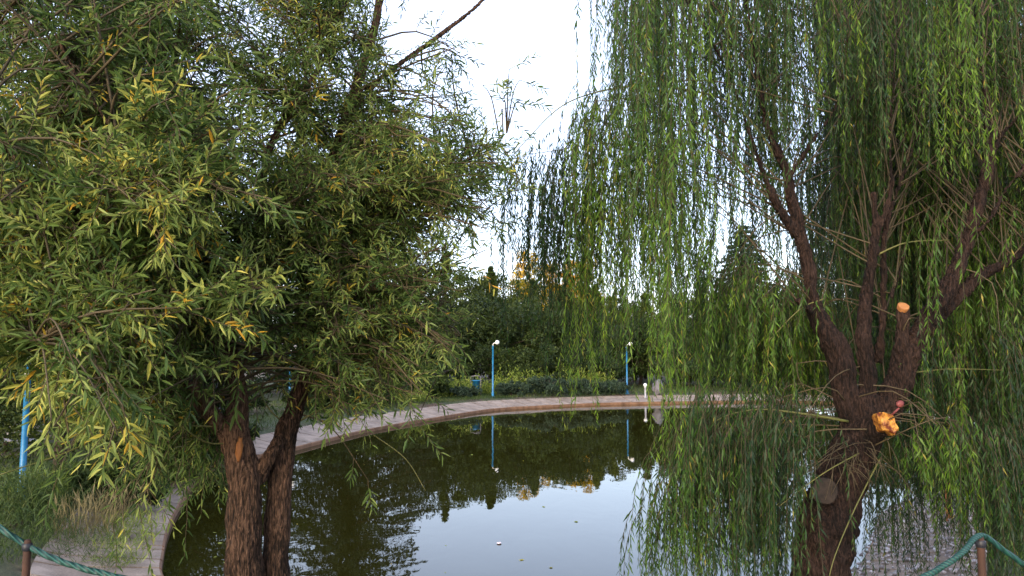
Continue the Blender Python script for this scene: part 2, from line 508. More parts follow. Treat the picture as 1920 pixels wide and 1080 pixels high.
fused_trunk('trunk', L_limbs, M['bark_left'], lt, voxel=.0085, ridge=.0055, seed=3.1, fr=50)
disc_cut('cut_face', at(348, 707, 4.37), at(349, 709, 4.37) - at(385, 757, 4.48), .040, M['old_cut'], lt)['label'] = 'dark sawn end of the short left stub'

mbc = MB()
mbc.sphere(at(449, 842, 4.50), .045, 14, 10, sq=(.45, .35, 1.5), rough=.5)
mbc.build('bark_wound', M['postwood'], lt)['label'] = 'pale orange strip of stripped bark in the fork'

XR = [(-120, 890), (0, 850), (60, 850), (100, 865), (150, 860), (200, 880), (260, 960), (330, 985), (400, 960), (450, 940), (500, 900), (560, 880), (650, 860), (720, 850), (780, 700), (850, 480)]
YB = [(-120, 880), (0, 850), (100, 850), (200, 850), (300, 910), (390, 890), (430, 760), (480, 660), (520, 690), (600, 760), (700, 795), (800, 785), (870, 735), (960, 480), (1000, 400)]
def interp(t, x): return np.interp(x, [a for a, _ in t], [b for _, b in t])

def left_crown():
    allp = np.concatenate([L[int(len(L) * .3):] if k in (1,) else L for k, L in enumerate(L_limbs) if k not in (1, 3)])
    sx = (allp[:, 0] / allp[:, 1])
    allp = allp[allp[:, 2] > 2.6]
    tw = MB()
    B, D, LL, WW, T = [], [], [], [], []
    def twig(p0, d0, length, nleaf, size, tbase, yellow):
        # a slightly curved shoot
        d0 = unit(d0); pts = [p0]; d = d0.copy(); tv = rng.normal() * .12; ty = rng.random() < .6
        ns = 5
        for k in range(ns):
            d = unit(d + rng.normal(size=3) * .10 + np.array([0, 0, -.03]))
            pts.append(pts[-1] + d * length / ns)
        tw.tube(pts, [.0028 * (1 - .6 * k / ns) for k in range(ns + 1)], 4, cap=False)
        pts = np.array(pts)
        for i in range(nleaf):
            t = .18 + .82 * (i + 1) / nleaf
            s = t * ns; k = min(int(s), ns - 1); p = pts[k] + (pts[k + 1] - pts[k]) * (s - k)
            ax = unit(pts[k + 1] - pts[k])
            ph = i * 2.4 + rng.uniform(0, .6)
            u = unit(np.cross(ax, [.3, .2, 1.0])); w = np.cross(ax, u)
            ang = (1.05 - .45 * t) * rng.uniform(.8, 1.2)
            dr = ax * math.cos(ang) + (u * math.cos(ph) + w * math.sin(ph)) * math.sin(ang)
            B.append(p); D.append(dr + np.array([0, 0, -.02]))
            l = size * rng.uniform(.65, 1.15) * (1 - .25 * abs(t - .6))
            LL.append(l); WW.append(l * rng.uniform(.16, .225))
            tt = tbase + tv + rng.normal() * .10
            if (yellow and ty) and rng.random() < .75: tt = rng.uniform(.8, 1.0)
            elif rng.random() < .008: tt = rng.uniform(.78, 1.0)
            T.append(tt)
    nsec = 0
    target = 1450
    tries = 0
    while nsec < target and tries < 20000:
        tries += 1
        px = rng.uniform(-140, 980); py = rng.uniform(-140, 850)
        er = interp(XR, py) - px; eb = interp(YB, px) - py
        e = min(er, eb)
        if e < 0: continue
        acc = min(1, .22 + e / 260)
        if (540 < px < 880 and py > 560) or (240 < px < 440 and py > 770): acc = 1
        acc *= float(np.interp(py, [-140, 120, 340], [.42, .45, 1]))
        if px > 780 and 80 < py < 560: acc = max(acc, .8)            # thinner against the sky
        if px > 640 and py < 240: acc *= .55
        if 200 < py < 300 and 420 < px < 620: acc *= .75
        if px < 85 and 640 < py: continue
        if rng.random() > acc: continue
        frontp = .55 * float(np.interp(px, [300, 620], [1, 0])) * float(np.interp(py, [120, 420], [.1, 1]))
        Y = rng.uniform(3.2, 4.6) if rng.random() < frontp else rng.uniform(4.0, 5.6)
        if 240 < px < 440 and py > 770: Y = rng.uniform(5.0, 6.6)
        if Y < 5.15 and py < 300 and abs((px - 640) - (262 - py) * .287) < 34: continue
        if Y < 4.9 and 330 < px < 610 and 615 < py < 850: continue
        if Y < 4.6 and 250 < py < 540 and abs((px - 412) - (530 - py) * .42) < 24: continue
        c = pix(px, py, Y)
        i, dd = nearest(allp, c)
        # take a root lower on the limb than the nearest point
        cand = allp[rng.integers(0, len(allp), 24)]
        sc = np.linalg.norm(cand[:, :3] - c, axis=1) + np.maximum(0, cand[:, 2] - c[2] + .1) * .8
        r0 = allp[i] if dd > sc.min() * .6 else cand[int(np.argmin(sc))]
        p0 = r0[:3]
        if np.linalg.norm(p0 - c) > 2.2: continue
        mid = (p0 + c) / 2 + np.array([0, 0, .10 * np.linalg.norm(c - p0)]) + rng.normal(size=3) * .05
        path = smoothpath([(*p0, min(.009, r0[3])), (*mid, .006), (*c, .003)], .10)
        tw.tube([p[:3] for p in path], list(path[:, 3]), 5, cap=False)
        n = len(path)
        tb = rng.uniform(.28, .66)
        yel = rng.random() < (.075 if (px < 420 and py > 280) else .045)
        if px < 420 and py > 280: tb += .08
        if py < 240: tb -= .06
        nt_ = int(rng.integers(9, 15))
        if e < 70: nt_ = int(nt_ * .45)
        hang = py > 560
        for _ in range(nt_):
            f = rng.uniform(.35, 1.0) if _ else 1.0
            k = min(int(f * (n - 1)), n - 2)
            ax = unit(path[k + 1, :3] - path[k, :3])
            d = ax * rng.uniform(.2, .9) + unit(rng.normal(size=3)) * .8 + np.array([0, 0, -.15 if hang else .22])
            twig(path[k, :3], d, rng.uniform(.14, .34), int(rng.integers(8, 15)), rng.uniform(.05, .083) if Y > 3.9 else rng.uniform(.065, .10), tb, yel)
        nsec += 1
    # a few long sparse shoots: right against the sky, lower left in front of the pond, hanging ones
    for (px, py, Y, dx, dz, ln, yl) in [(905, 160, 5.4, .5, .1, .3, 0), (955, 130, 5.5, .3, .3, .25, 0), (975, 150, 5.5, .4, -.1, .2, 0), (940, 210, 5.5, .4, -.4, .3, 0), (985, 190, 5.6, .6, 0, .2, 0), (945, 190, 5.5, 0, .4, .2, 0),
                                  (95, 770, 2.9, .1, -1, .16, 1), (215, 800, 2.9, .1, -1, .2, 1), (230, 760, 3.0, 0, -1, .2, 1), (130, 660, 2.9, .1, -1, .2, 0), (300, 800, 4.2, -.1, -1, .5, 0), (350, 800, 4.4, 0, -1, .6, 0),
                                  (270, 850, 5.0, .1, -1, .6, 0), (340, 870, 5.0, .1, -1, .6, 0), (690, 900, 4.9, 0, -1, .2, 0), (780, 790, 5.2, .4, -.6, .3, 0), (260, 950, 5, .1, -1, .5, 0), (380, 820, 4.8, 0, -1, .5, 0), (210, 980, 5, .2, -1, .4, 0), (120, 860, 4, -.2, -1, .4, 0)]:
        c = pix(px, py, Y); i, dd = nearest(allp, c); p0 = allp[i, :3]
        mid = (p0 + c) / 2 + np.array([0, 0, .12])
        path = smoothpath([(*p0, .007), (*mid, .0045), (*c, .0025)], .08)
        tw.tube([p[:3] for p in path], list(path[:, 3]), 5, cap=False)
        twig(c, np.array([dx, .1, dz]), ln, 12, .085, .5 + .2 * yl, yl)
        twig(path[-3, :3], np.array([dx, -.2, dz]) + rng.normal(size=3) * .3, ln * .7, 9, .08, .5, yl)
    for _ in range(42):     # low hanging sprays over the water left of the stems
        px = rng.uniform(225, 435); py = rng.uniform(760, 900) - abs(px - 340) * .15; Y = rng.uniform(4.7, 5.9)
        c = pix(px, py, Y); cand = allp[(allp[:, 2] < 3.7)]
        i, dd = nearest(cand, c + np.array([0, 0, .5])); p0 = cand[i, :3]
        mid = (p0 + c) / 2 + np.array([0, 0, .16])
        path = smoothpath([(*p0, .006), (*mid, .004), (*c, .0022)], .08)
        tw.tube([p[:3] for p in path], list(path[:, 3]), 5, cap=False)
        tb = rng.uniform(.1, .45)
        for q_ in range(8):
            k = len(path) - 1 - int(rng.integers(0, max(2, len(path) // 2)))
            twig(path[k, :3], np.array([rng.normal() * .5, rng.normal() * .5, -.8]), rng.uniform(.15, .38), int(rng.integers(9, 15)), .072, tb, False)
    B_, D_ = np.array(B), np.array(D)
    me = leaf_mesh('crown', B_, D_, np.array(LL), np.array(WW), np.clip(np.array(T), 0, 1), fold=.3, droop=.09)
    link('crown', me, M['leaf_left'], lt)
    tw.build('twig_network', M['twig'], lt)
    print('left leaves', len(B))
left_crown()

# long bare runner shoots low on the left tree
mb = MB()
for row in [[(560, 790, 4.75, .006), (620, 760, 4.8, .005), (700, 735, 4.9, .004), (790, 700, 5, .002)],
            [(440, 830, 4.6, .006), (390, 830, 4.5, .005), (340, 800, 4.3, .004), (300, 770, 4.2, .003)],
            [(430, 800, 4.6, .006), (250, 800, 4.2, .005), (120, 850, 3.9, .004), (0, 890, 3.7, .003)],
            [(540, 800, 4.75, .006), (500, 760, 4.7, .005), (470, 690, 4.7, .003)],
            [(545, 790, 4.75, .006), (590, 700, 4.6, .005), (605, 640, 4.6, .004), (630, 590, 4.6, .003)],
            [(560, 640, 4.75, .006), (470, 600, 4.6, .004), (400, 650, 4.5, .003)],
            [(700, 815, 5.0, .004), (760, 860, 5.0, .003), (798, 920, 5.0, .002)],
            [(600, 610, 4.75, .007), (660, 605, 4.6, .005), (760, 612, 4.6, .003)]]:
    p = limb(row); mb.tube([a[:3] for a in p], list(p[:, 3]), 5)
mb.build('bare_shoot', M['twig_green'], lt)

# ================================================================== WEEPING WILLOW (right)
base = Vector((*at(1530, 1080, 6.0).xy, 0)); base.z = gz(base.x, base.y) - .05
ww = empty('weeping_willow', base, 'leaning weeping willow with dark ridged bark, fresh orange cuts and long hanging strands, right foreground', 'tree')
W_limbs = [
    limb([(1500, 1420, 6.0, 0.267), (1520, 1250, 6.0, 0.245), (1538, 1080, 6.0, 0.225), (1552, 980, 6.0, 0.215), (1578, 900, 6.0, 0.189), (1603, 840, 6.0, 0.172), (1618, 790, 6.0, 0.168), (1622, 740, 6.0, 0.126)]),
    limb([(1605, 800, 6.0, 0.109), (1583, 730, 5.98, 0.097), (1572, 660, 5.95, 0.100), (1540, 610, 5.95, 0.081), (1524, 560, 5.95, 0.057), (1516, 500, 5.95, 0.054), (1498, 430, 5.95, 0.048), (1485, 370, 5.95, 0.040), (1470, 310, 6, 0.034), (1440, 240, 6.0, 0.027), (1420, 140, 6.0, 0.019), (1400, 0, 6, 0.015), (1390, -100, 6.1, 0.009)]),
    limb([(1492, 440, 5.95, 0.039), (1455, 380, 5.9, 0.034), (1430, 320, 5.9, 0.025), (1405, 250, 5.9, 0.015), (1370, 150, 5.9, 0.011), (1300, 20, 5.9, 0.009), (1200, -90, 5.9, 0.006)]),
    limb([(1485, 400, 5.95, 0.029), (1478, 340, 5.85, 0.024), (1520, 270, 5.8, 0.013), (1570, 190, 5.7, 0.009), (1590, 60, 5.7, 0.007), (1600, -80, 5.7, 0.004)]),
    limb([(1622, 800, 6.0, 0.084), (1628, 720, 5.95, 0.063), (1620, 640, 5.95, 0.065), (1622, 580, 5.98, 0.052), (1630, 520, 6, 0.043), (1640, 440, 6, 0.034), (1638, 360, 6.0, 0.021)]),
    limb([(1640, 450, 6, 0.029), (1665, 380, 6.0, 0.022), (1672, 330, 6.0, 0.015), (1668, 262, 6.05, 0.010), (1680, 100, 6.1, 0.007), (1690, -80, 6.2, 0.004)]),
    limb([(1645, 680, 6.1, 0.042), (1655, 600, 6.1, 0.027), (1657, 520, 6.1, 0.024), (1658, 440, 6.1, 0.020), (1685, 350, 6.1, 0.012), (1750, 180, 6.2, 0.008)]),
    limb([(1645, 800, 6.0, 0.109), (1680, 730, 5.95, 0.105), (1700, 670, 5.93, 0.096), (1735, 610, 5.92, 0.081), (1768, 560, 5.9, 0.076), (1795, 500, 5.9, 0.059), (1815, 440, 5.9, 0.048), (1835, 380, 5.9, 0.046), (1856, 300, 5.9, 0.043), (1850, 230, 5.9, 0.025), (1846, 170, 5.9, 0.017), (1830, 40, 5.9, 0.011), (1820, -80, 5.9, 0.008)]),
    limb([(1750, 600, 5.95, 0.057), (1790, 560, 6.0, 0.057), (1840, 515, 6.05, 0.043), (1890, 490, 6.1, 0.040), (1960, 440, 6.2, 0.033), (2060, 360, 6.3, 0.019)]),
    limb([(1815, 440, 5.9, 0.024), (1850, 420, 5.8, 0.017), (1890, 350, 5.8, 0.014), (1950, 280, 5.8, 0.012), (2000, 180, 5.8, 0.008)]),
    limb([(1856, 300, 5.9, 0.021), (1880, 250, 6, 0.015), (1910, 210, 6, 0.012), (1960, 60, 6, 0.008)]),
    limb([(1680, 720, 5.95, 0.067), (1688, 660, 5.88, 0.052), (1692, 610, 5.84, 0.047), (1694, 578, 5.82, 0.044)]),
    limb([(1625, 820, 5.9, 0.084), (1645, 805, 5.8, 0.076), (1662, 795, 5.72, 0.071)]),
    limb([(1545, 920, 5.85, 0.134), (1547, 918, 5.83, .098)]),
    limb([(1670, 560, 6.0, 0.017), (1685, 520, 6.0, 0.013), (1692, 480, 6.0, 0.010)]),
    limb([(1540, 600, 5.95, 0.034), (1510, 575, 5.9, 0.027), (1492, 560, 5.88, 0.017)]),
]
fused_trunk('trunk', W_limbs, M['bark_willow'], ww, voxel=.011, ridge=.012, seed=9.7, fr=30)
disc_cut('cut_face', at(1694, 575, 5.80), (0.02, -.75, .75), .043, M['fresh_cut'], ww, ell=1.0)['label'] = 'fresh orange cut on top of the dark upright stub'
disc_cut('scar', at(1546, 920, 5.725), (-.1, -1, .1), .10, M['old_cut'], ww, seed=4)['label'] = 'old grey round scar low on the trunk'
# torn fresh wound: two-lobed
mb = MB()
c = at(1665, 792, 5.66)
nrm = Vector((.05, -1, .25)).normalized(); u = Vector((1, 0, 0)); wv = Vector((0, .25, 1)).normalized()
n = 28; outl = []
for k in range(n):
    a = 2 * math.pi * k / n
    rr = .075 * (1 + .3 * noise.noise(Vector((math.cos(a) * 2, math.sin(a) * 2, 7.3))))
    outl.append((math.cos(a) * rr * .9 + .02 * math.sin(a) * -1, math.sin(a) * rr * 1.15))
V = []
for s, z in ((1.0, -.08), (1.0, -.004), (.9, .006), (.55, -.012), (.2, -.002)):
    for (x, y) in outl:
        V.append(c + u * x * s + wv * y * s + nrm * (z + .011 * noise.noise(Vector((x * 30 * s, y * 30 * s, 1)))))
q = [[j * n + i, j * n + (i + 1) % n, (j + 1) * n + (i + 1) % n, (j + 1) * n + i] for j in range(4) for i in range(n)]
mb.add(V, [q, [list(range(4 * n, 5 * n))]])
mb.build('torn_wound', M['torn_wood'], ww, smooth=False)['label'] = 'large torn yellow and orange wound at the fork'
mb = MB(); mb.sphere(at(1688, 757, 5.70), .032, 12, 8, sq=(1, .5, .8), rough=.4); mb.tube([at(1686, 765, 5.7), at(1672, 778, 5.72)], .008, 6)
mb.build('stub_bud', M['pinkleaf'], ww)['label'] = 'small pinkish cut knob above the wound'
# sprouting tuft on the trunk
mb = MB()
for k in range(46):
    a = at(1600 + rng.normal() * 26, 845 + rng.normal() * 18, 5.78)
    d = Vector((rng.normal() * .22, -.10 - abs(rng.normal()) * .06, -rng.uniform(.02, .3)))
    mb.tube([a, a + d * .5 + Vector((0, -.03, .03)), a + d], [.004, .003, .0015], 4)
mb.build('root_sprout', M['twig'], ww)

def strands(spec_rows, name_prefix, limbs, parent, leafm, twigm, crown='crown', seed=1, size=1.0, dens=1.0):
    rs = np.random.default_rng(seed)
    allp = np.concatenate(limbs)
    allp = allp[allp[:, 2] > allp[:, 2].max() * .30]
    P0, LEN, OUT, TB, PH = [], [], [], [], []
    tw = MB()
    for (x0, x1, yt0, yt1, yb0, yb1, d0, d1, ncl, nper, tb0, tb1) in spec_rows:
        dn = dens if ncl > 3 and x0 > 1290 else (dens * .85 if ncl > 3 else 1)
        for c in range(int(ncl * dn)):
            fx = (c + rs.uniform(-.2, 1.2)) / (ncl * dn) if ncl > 1 else .5
            px = x0 + (x1 - x0) * rs.uniform(0, 1) if ncl > 3 else x0 + (x1 - x0) * fx
            f = np.clip((px - x0) / (x1 - x0 + 1e-6), 0, 1)
            pt = yt0 + (yt1 - yt0) * f + rs.normal() * 28
            pb = yb0 + (yb1 - yb0) * f + rs.normal() * 45
            Y = rs.uniform(d0, d1)
            if name_prefix == 'willow' and 1470 < px < 1930 and pt < 720 and pb > 340 and Y < 6.4 and rs.random() < .85: Y = rs.uniform(6.4, 8.2)
            top = pix(px, pt, Y); bot = pix(px, pb, Y)
            # arching bough to this cluster
            i, dd = nearest(allp, top + np.array([0, 0, -.4]))
            dall = np.linalg.norm(allp[:, :3] - top, axis=1) + np.maximum(0, allp[:, 2] - top[2]) * .5
            ok = np.nonzero(dall < dall.min() * 1.5 + .25)[0]
            r0 = allp[int(rs.choice(ok))]
            if dd < 6:
                mid = r0[:3] * .45 + top * .55 + np.array([rs.normal() * .08, rs.normal() * .12, rs.uniform(.08, .26) * dd + .03])
                pth = smoothpath([(*r0[:3], min(.007, r0[3])), (*mid, .0045), (*top, .0028)], .12)
                if (dd < 3.2 and top[2] > r0[2] + .15 * dd and pt < 420) or dd < .7: tw.tube([p[:3] for p in pth], list(pth[:, 3]), 5, cap=False)
            else: pth = None
            axis_ = unit(np.array([top[0] - r0[0], (top[1] - r0[1]) * .7, 0]) + 1e-6)
            tbc = rs.uniform(tb0 - .05, tb1 + .02)
            for s in range(nper):
                off = axis_ * rs.normal() * .085 + rs.normal(size=3) * np.array([.045, .14, .05])
                p = top + off
                L = (top[2] - bot[2]) * rs.uniform(.55, 1.08)
                P0.append(p); LEN.append(max(.25, L)); OUT.append(axis_ * rs.uniform(.02, .14) + rs.normal(size=3) * np.array([.05, .05, 0]))
                TB.append(tbc + rs.normal() * .06); PH.append(rs.uniform(0, 6.28, 2))
    P0, LEN, OUT, TB, PH = map(np.array, (P0, LEN, OUT, TB, PH))
    S = len(P0)
    def pos(i, s):
        a = (1 - np.exp(-s * 4.0))[..., None]
        w1 = .020 * np.sin(s * 3.3 + PH[i, 0]) * s; w2 = .020 * np.sin(s * 2.7 + PH[i, 1]) * s
        p = P0[i] + OUT[i] * a * 1.4
        p = p + np.stack([w1, w2, -s + .06 * (1 - np.exp(-s * 6))], -1)
        return p
    step = .017
    nn = (LEN / step).astype(int)
    I = np.repeat(np.arange(S), nn)
    K = np.concatenate([np.arange(k) for k in nn])
    s = (K + rs.uniform(0, 1, len(K))) * step
    keep = rs.random(len(K)) < np.clip(.55 + .5 * s / LEN[I], 0, 1)
    I, s = I[keep], s[keep]
    b = pos(I, s)
    ph = rs.uniform(0, 2 * np.pi, len(I))
    an = rs.uniform(.15, .75, len(I))
    tipness = s / LEN[I]
    d = np.stack([np.cos(ph) * np.sin(an), np.sin(ph) * np.sin(an), -np.cos(an)], -1)
    LL = rs.uniform(.05, .098, len(I)) * size * (1 - .35 * tipness ** 3); WW = LL * rs.uniform(.12, .175, len(I))
    T = np.clip(TB[I] + rs.normal(size=len(I)) * .09 + .10 * tipness, 0, .97)
    T[rs.random(len(I)) < .012] = 1.0
    me = leaf_mesh(crown, b, d, LL, WW, T, droop=.04, simple=True, rs=rs)
    link(crown, me, leafm, parent)
    # stems
    ns = 9
    ss = np.linspace(0, 1, ns)[None] * LEN[:, None]
    pts = pos(np.repeat(np.arange(S)[:, None], ns, 1), ss)          # S,ns,3
    rad = np.linspace(.0028, .0011, ns)[None, :, None]
    tri = np.array([[1, 0, 0], [-.5, .87, 0], [-.5, -.87, 0]])
    Vv = (pts[:, :, None, :] + tri[None, None] * rad[..., None]).reshape(-1, 3)
    o = (np.arange(S)[:, None, None] * ns + np.arange(ns - 1)[None, :, None]) * 3
    k = np.arange(3)[None, None]; k2 = (k + 1) % 3
    qd = np.stack([o + k, o + k2, o + 3 + k2, o + 3 + k], -1).reshape(-1, 4)
    tw.add(Vv, [qd])
    tw.build('twig_network', M['twig'], parent)
    print(name_prefix, 'strand leaves', len(I), 'strands', S)

# x0,x1, ytop@x0,x1, ybot@x0,x1, depth, clumps, strands per clump, tint range
rows = [
    (978, 996, 300, 290, 590, 600, 6.4, 6.6, 2, 12, .15, .25),
    (1030, 1034, 290, 290, 610, 610, 6.4, 6.6, 2, 8, .15, .3),
    (1062, 1072, 250, 250, 620, 620, 6.4, 6.6, 2, 11, .15, .3),
    (1095, 1108, 210, 210, 640, 640, 6.3, 6.5, 2, 12, .15, .35),
    (1135, 1142, 200, 200, 700, 700, 6.2, 6.5, 1, 13, .2, .4),
    (1020, 1165, 330, 190, 560, 600, 6.3, 6.8, 4, 5, .1, .3),
    (1100, 1300, 350, 300, 660, 760, 6.2, 7.0, 6, 7, .2, .5),
    (1010, 1150, 400, 360, 640, 660, 6.2, 6.8, 4, 6, .1, .3),
    (1105, 1130, 220, 200, 710, 740, 6.0, 6.1, 2, 12, .5, .7),
    (1186, 1192, 250, 250, 690, 690, 5.9, 6.0, 1, 12, .6, .75),
    (1150, 1156, 300, 300, 640, 640, 6.0, 6.1, 1, 10, .45, .6),
    (1225, 1230, 300, 300, 700, 700, 6.2, 6.3, 1, 10, .3, .5),
    (1165, 1330, -180, -180, 620, 600, 5.6, 7.2, 17, 8, .1, .45),
    (1175, 1300, -100, -100, 560, 560, 5.2, 5.8, 5, 8, .3, .6),
    (1180, 1215, 330, 330, 680, 700, 5.8, 6.0, 2, 6, .5, .7),
    (1266, 1280, 300, 300, 900, 900, 5.2, 5.4, 2, 14, .55, .75),
    (1310, 1500, -180, -180, 380, 330, 5.4, 7.6, 16, 8, .15, .5),
    (1310, 1450, -40, 150, 600, 560, 6.2, 7.6, 9, 7, .15, .45),
    (1310, 1540, 480, 560, 740, 760, 5.6, 7.6, 26, 7, .35, .7),
    (1330, 1530, 560, 600, 760, 800, 7.0, 8.4, 10, 8, .2, .5),
    (1500, 1930, -180, -180, 330, 330, 5.3, 8.4, 46, 8, .08, .62),
    (1500, 1700, 150, 150, 560, 540, 6.6, 8.6, 24, 8, .1, .5),
    (1480, 1950, 330, 330, 760, 800, 7.6, 9.2, 40, 8, .0, .3),
    (1680, 1960, 100, 100, 520, 520, 6.4, 8.6, 24, 8, .25, .6),
    (1540, 1760, 330, 330, 700, 720, 7.0, 8.6, 16, 8, .1, .4),
    (1760, 1990, 380, 380, 800, 800, 5.6, 8.6, 26, 8, .25, .65),
    (1700, 1990, 640, 600, 980, 1060, 5.3, 7.6, 30, 8, .0, .5),
    (1800, 1990, 800, 780, 1150, 1150, 5.0, 6.6, 15, 8, .0, .4),
    (1250, 1330, 900, 800, 1150, 1100, 5.5, 6.2, 7, 7, .15, .45),
    (1300, 1520, 790, 770, 1120, 1150, 5.3, 6.4, 22, 7, .0, .42),
    (1235, 1260, 960, 930, 1140, 1140, 5.5, 5.8, 2, 5, .15, .3),
    (1690, 1800, 810, 800, 960, 980, 5.4, 5.9, 6, 5, .3, .65),
    (1440, 1560, 860, 860, 1150, 1150, 6.4, 7.2, 7, 7, .1, .4),
    (1410, 1590, 560, 580, 800, 810, 6.6, 8.0, 16, 8, .0, .4),
    (1600, 1730, 860, 860, 1120, 1150, 6.8, 8.4, 5, 7, .0, .3),
    (1740, 1880, 850, 850, 1060, 1100, 6.8, 8.4, 4, 7, .0, .35),
    (1930, 2200, -150, -150, 700, 900, 5.3, 7.6, 10, 8, .2, .5),
]
strands(rows, 'willow', W_limbs, ww, M['leaf_willow'], M['twig_green'], seed=4, dens=1.7)
mb = MB()
for row in [[(1590, 790, 5.9, .012), (1500, 775, 5.8, .009), (1420, 768, 5.8, .007), (1350, 785, 5.8, .005), (1300, 830, 5.8, .003)],
            [(1480, 330, 6.0, .012), (1380, 200, 6.2, .010), (1260, 165, 6.4, .009), (1160, 165, 6.5, .007), (1060, 195, 6.5, .006), (985, 265, 6.5, .004), (930, 330, 6.5, .002)],
            [(1640, 480, 6, .01), (1700, 455, 5.9, .006), (1780, 450, 5.9, .004)],
            [(1650, 860, 5.8, .007), (1600, 960, 5.6, .005), (1560, 1060, 5.5, .004), (1545, 1150, 5.5, .003)],
            [(1545, 560, 5.9, .006), (1500, 580, 5.9, .005), (1440, 640, 5.9, .003)],
            [(1700, 700, 5.95, .006), (1780, 692, 5.9, .004), (1880, 694, 5.9, .003)],
            [(1610, 850, 5.7, .006), (1540, 890, 5.6, .004), (1460, 950, 5.6, .003)]]:
    p = limb(row); mb.tube([a[:3] for a in p], list(p[:, 3]), 5)
mb.build('drooping_bough', M['twig_green'], ww)

# ================================================================== second weeping willow further right/behind
def simple_limbs(x, y, h, r, n, spread, rs, z0):
    L = [smoothpath([(x, y, z0 - .1, r * 1.2), (x + .05, y, z0 + h * .3, r), (x, y + .1, z0 + h * .55, r * .7)], .25)]
    for k in range(n):
        a = 2 * math.pi * k / n + rs.uniform(-.3, .3)
        s = spread * rs.uniform(.6, 1)
        L.append(smoothpath([(x, y, z0 + h * rs.uniform(.3, .5), r * .6), (x + math.cos(a) * s * .5, y + math.sin(a) * s * .5, z0 + h * .75, r * .4), (x + math.cos(a) * s, y + math.sin(a) * s, z0 + h * rs.uniform(.85, 1), r * .12)], .25))
    return L
def back_willow(px, Y, h, spread, rows_, label, seed, tree_name='weeping_willow'):
    rs = np.random.default_rng(seed)
    p = at(px, 700, Y); z0 = gz(p.x, p.y)
    root = empty(tree_name, (p.x, p.y, z0), label, 'tree')
    L = simple_limbs(p.x, p.y, h, .2, 7, spread, rs, z0)
    mb = MB()
    for l in L: mb.tube([q_[:3] for q_ in l], list(l[:, 3]), 9, rough=.2)
    mb.build('trunk', M['bark_willow'], root)
    strands(rows_, 'back', L, root, M['leaf_willow'], M['twig_green'], seed=seed, size=1.5, dens=1.5)
back_willow(1850, 12.5, 7, 3.2, [
    (1560, 2150, -100, -100, 420, 480, 10.5, 14.5, 40, 8, .05, .5),
    (1540, 2150, 250, 200, 760, 800, 10.5, 14.5, 46, 8, .05, .5),
    (1640, 2150, 560, 520, 860, 900, 10.0, 13.5, 34, 8, .05, .45),
    (1540, 1850, -140, -140, 300, 300, 11, 14, 30, 8, .05, .4)],
    'second weeping willow of darker strands, behind the leaning willow at the right edge', 21)

# ================================================================== BACKGROUND TREES
def leaf_cloud(centres, radii, per, size, rs, flat=.75):
    n = len(centres) * per
    i = np.repeat(np.arange(len(centres)), per)
    d = unit(rs.normal(size=(n, 3)))
    rr = rs.random(n) ** .45
    p = centres[i] + d * (rr * radii[i])[:, None] * np.array([1, 1, flat])
    dirn = unit(d + rs.normal(size=(n, 3)) * .7)
    L = rs.uniform(.6, 1.3, n) * size
    return p, dirn, L, i

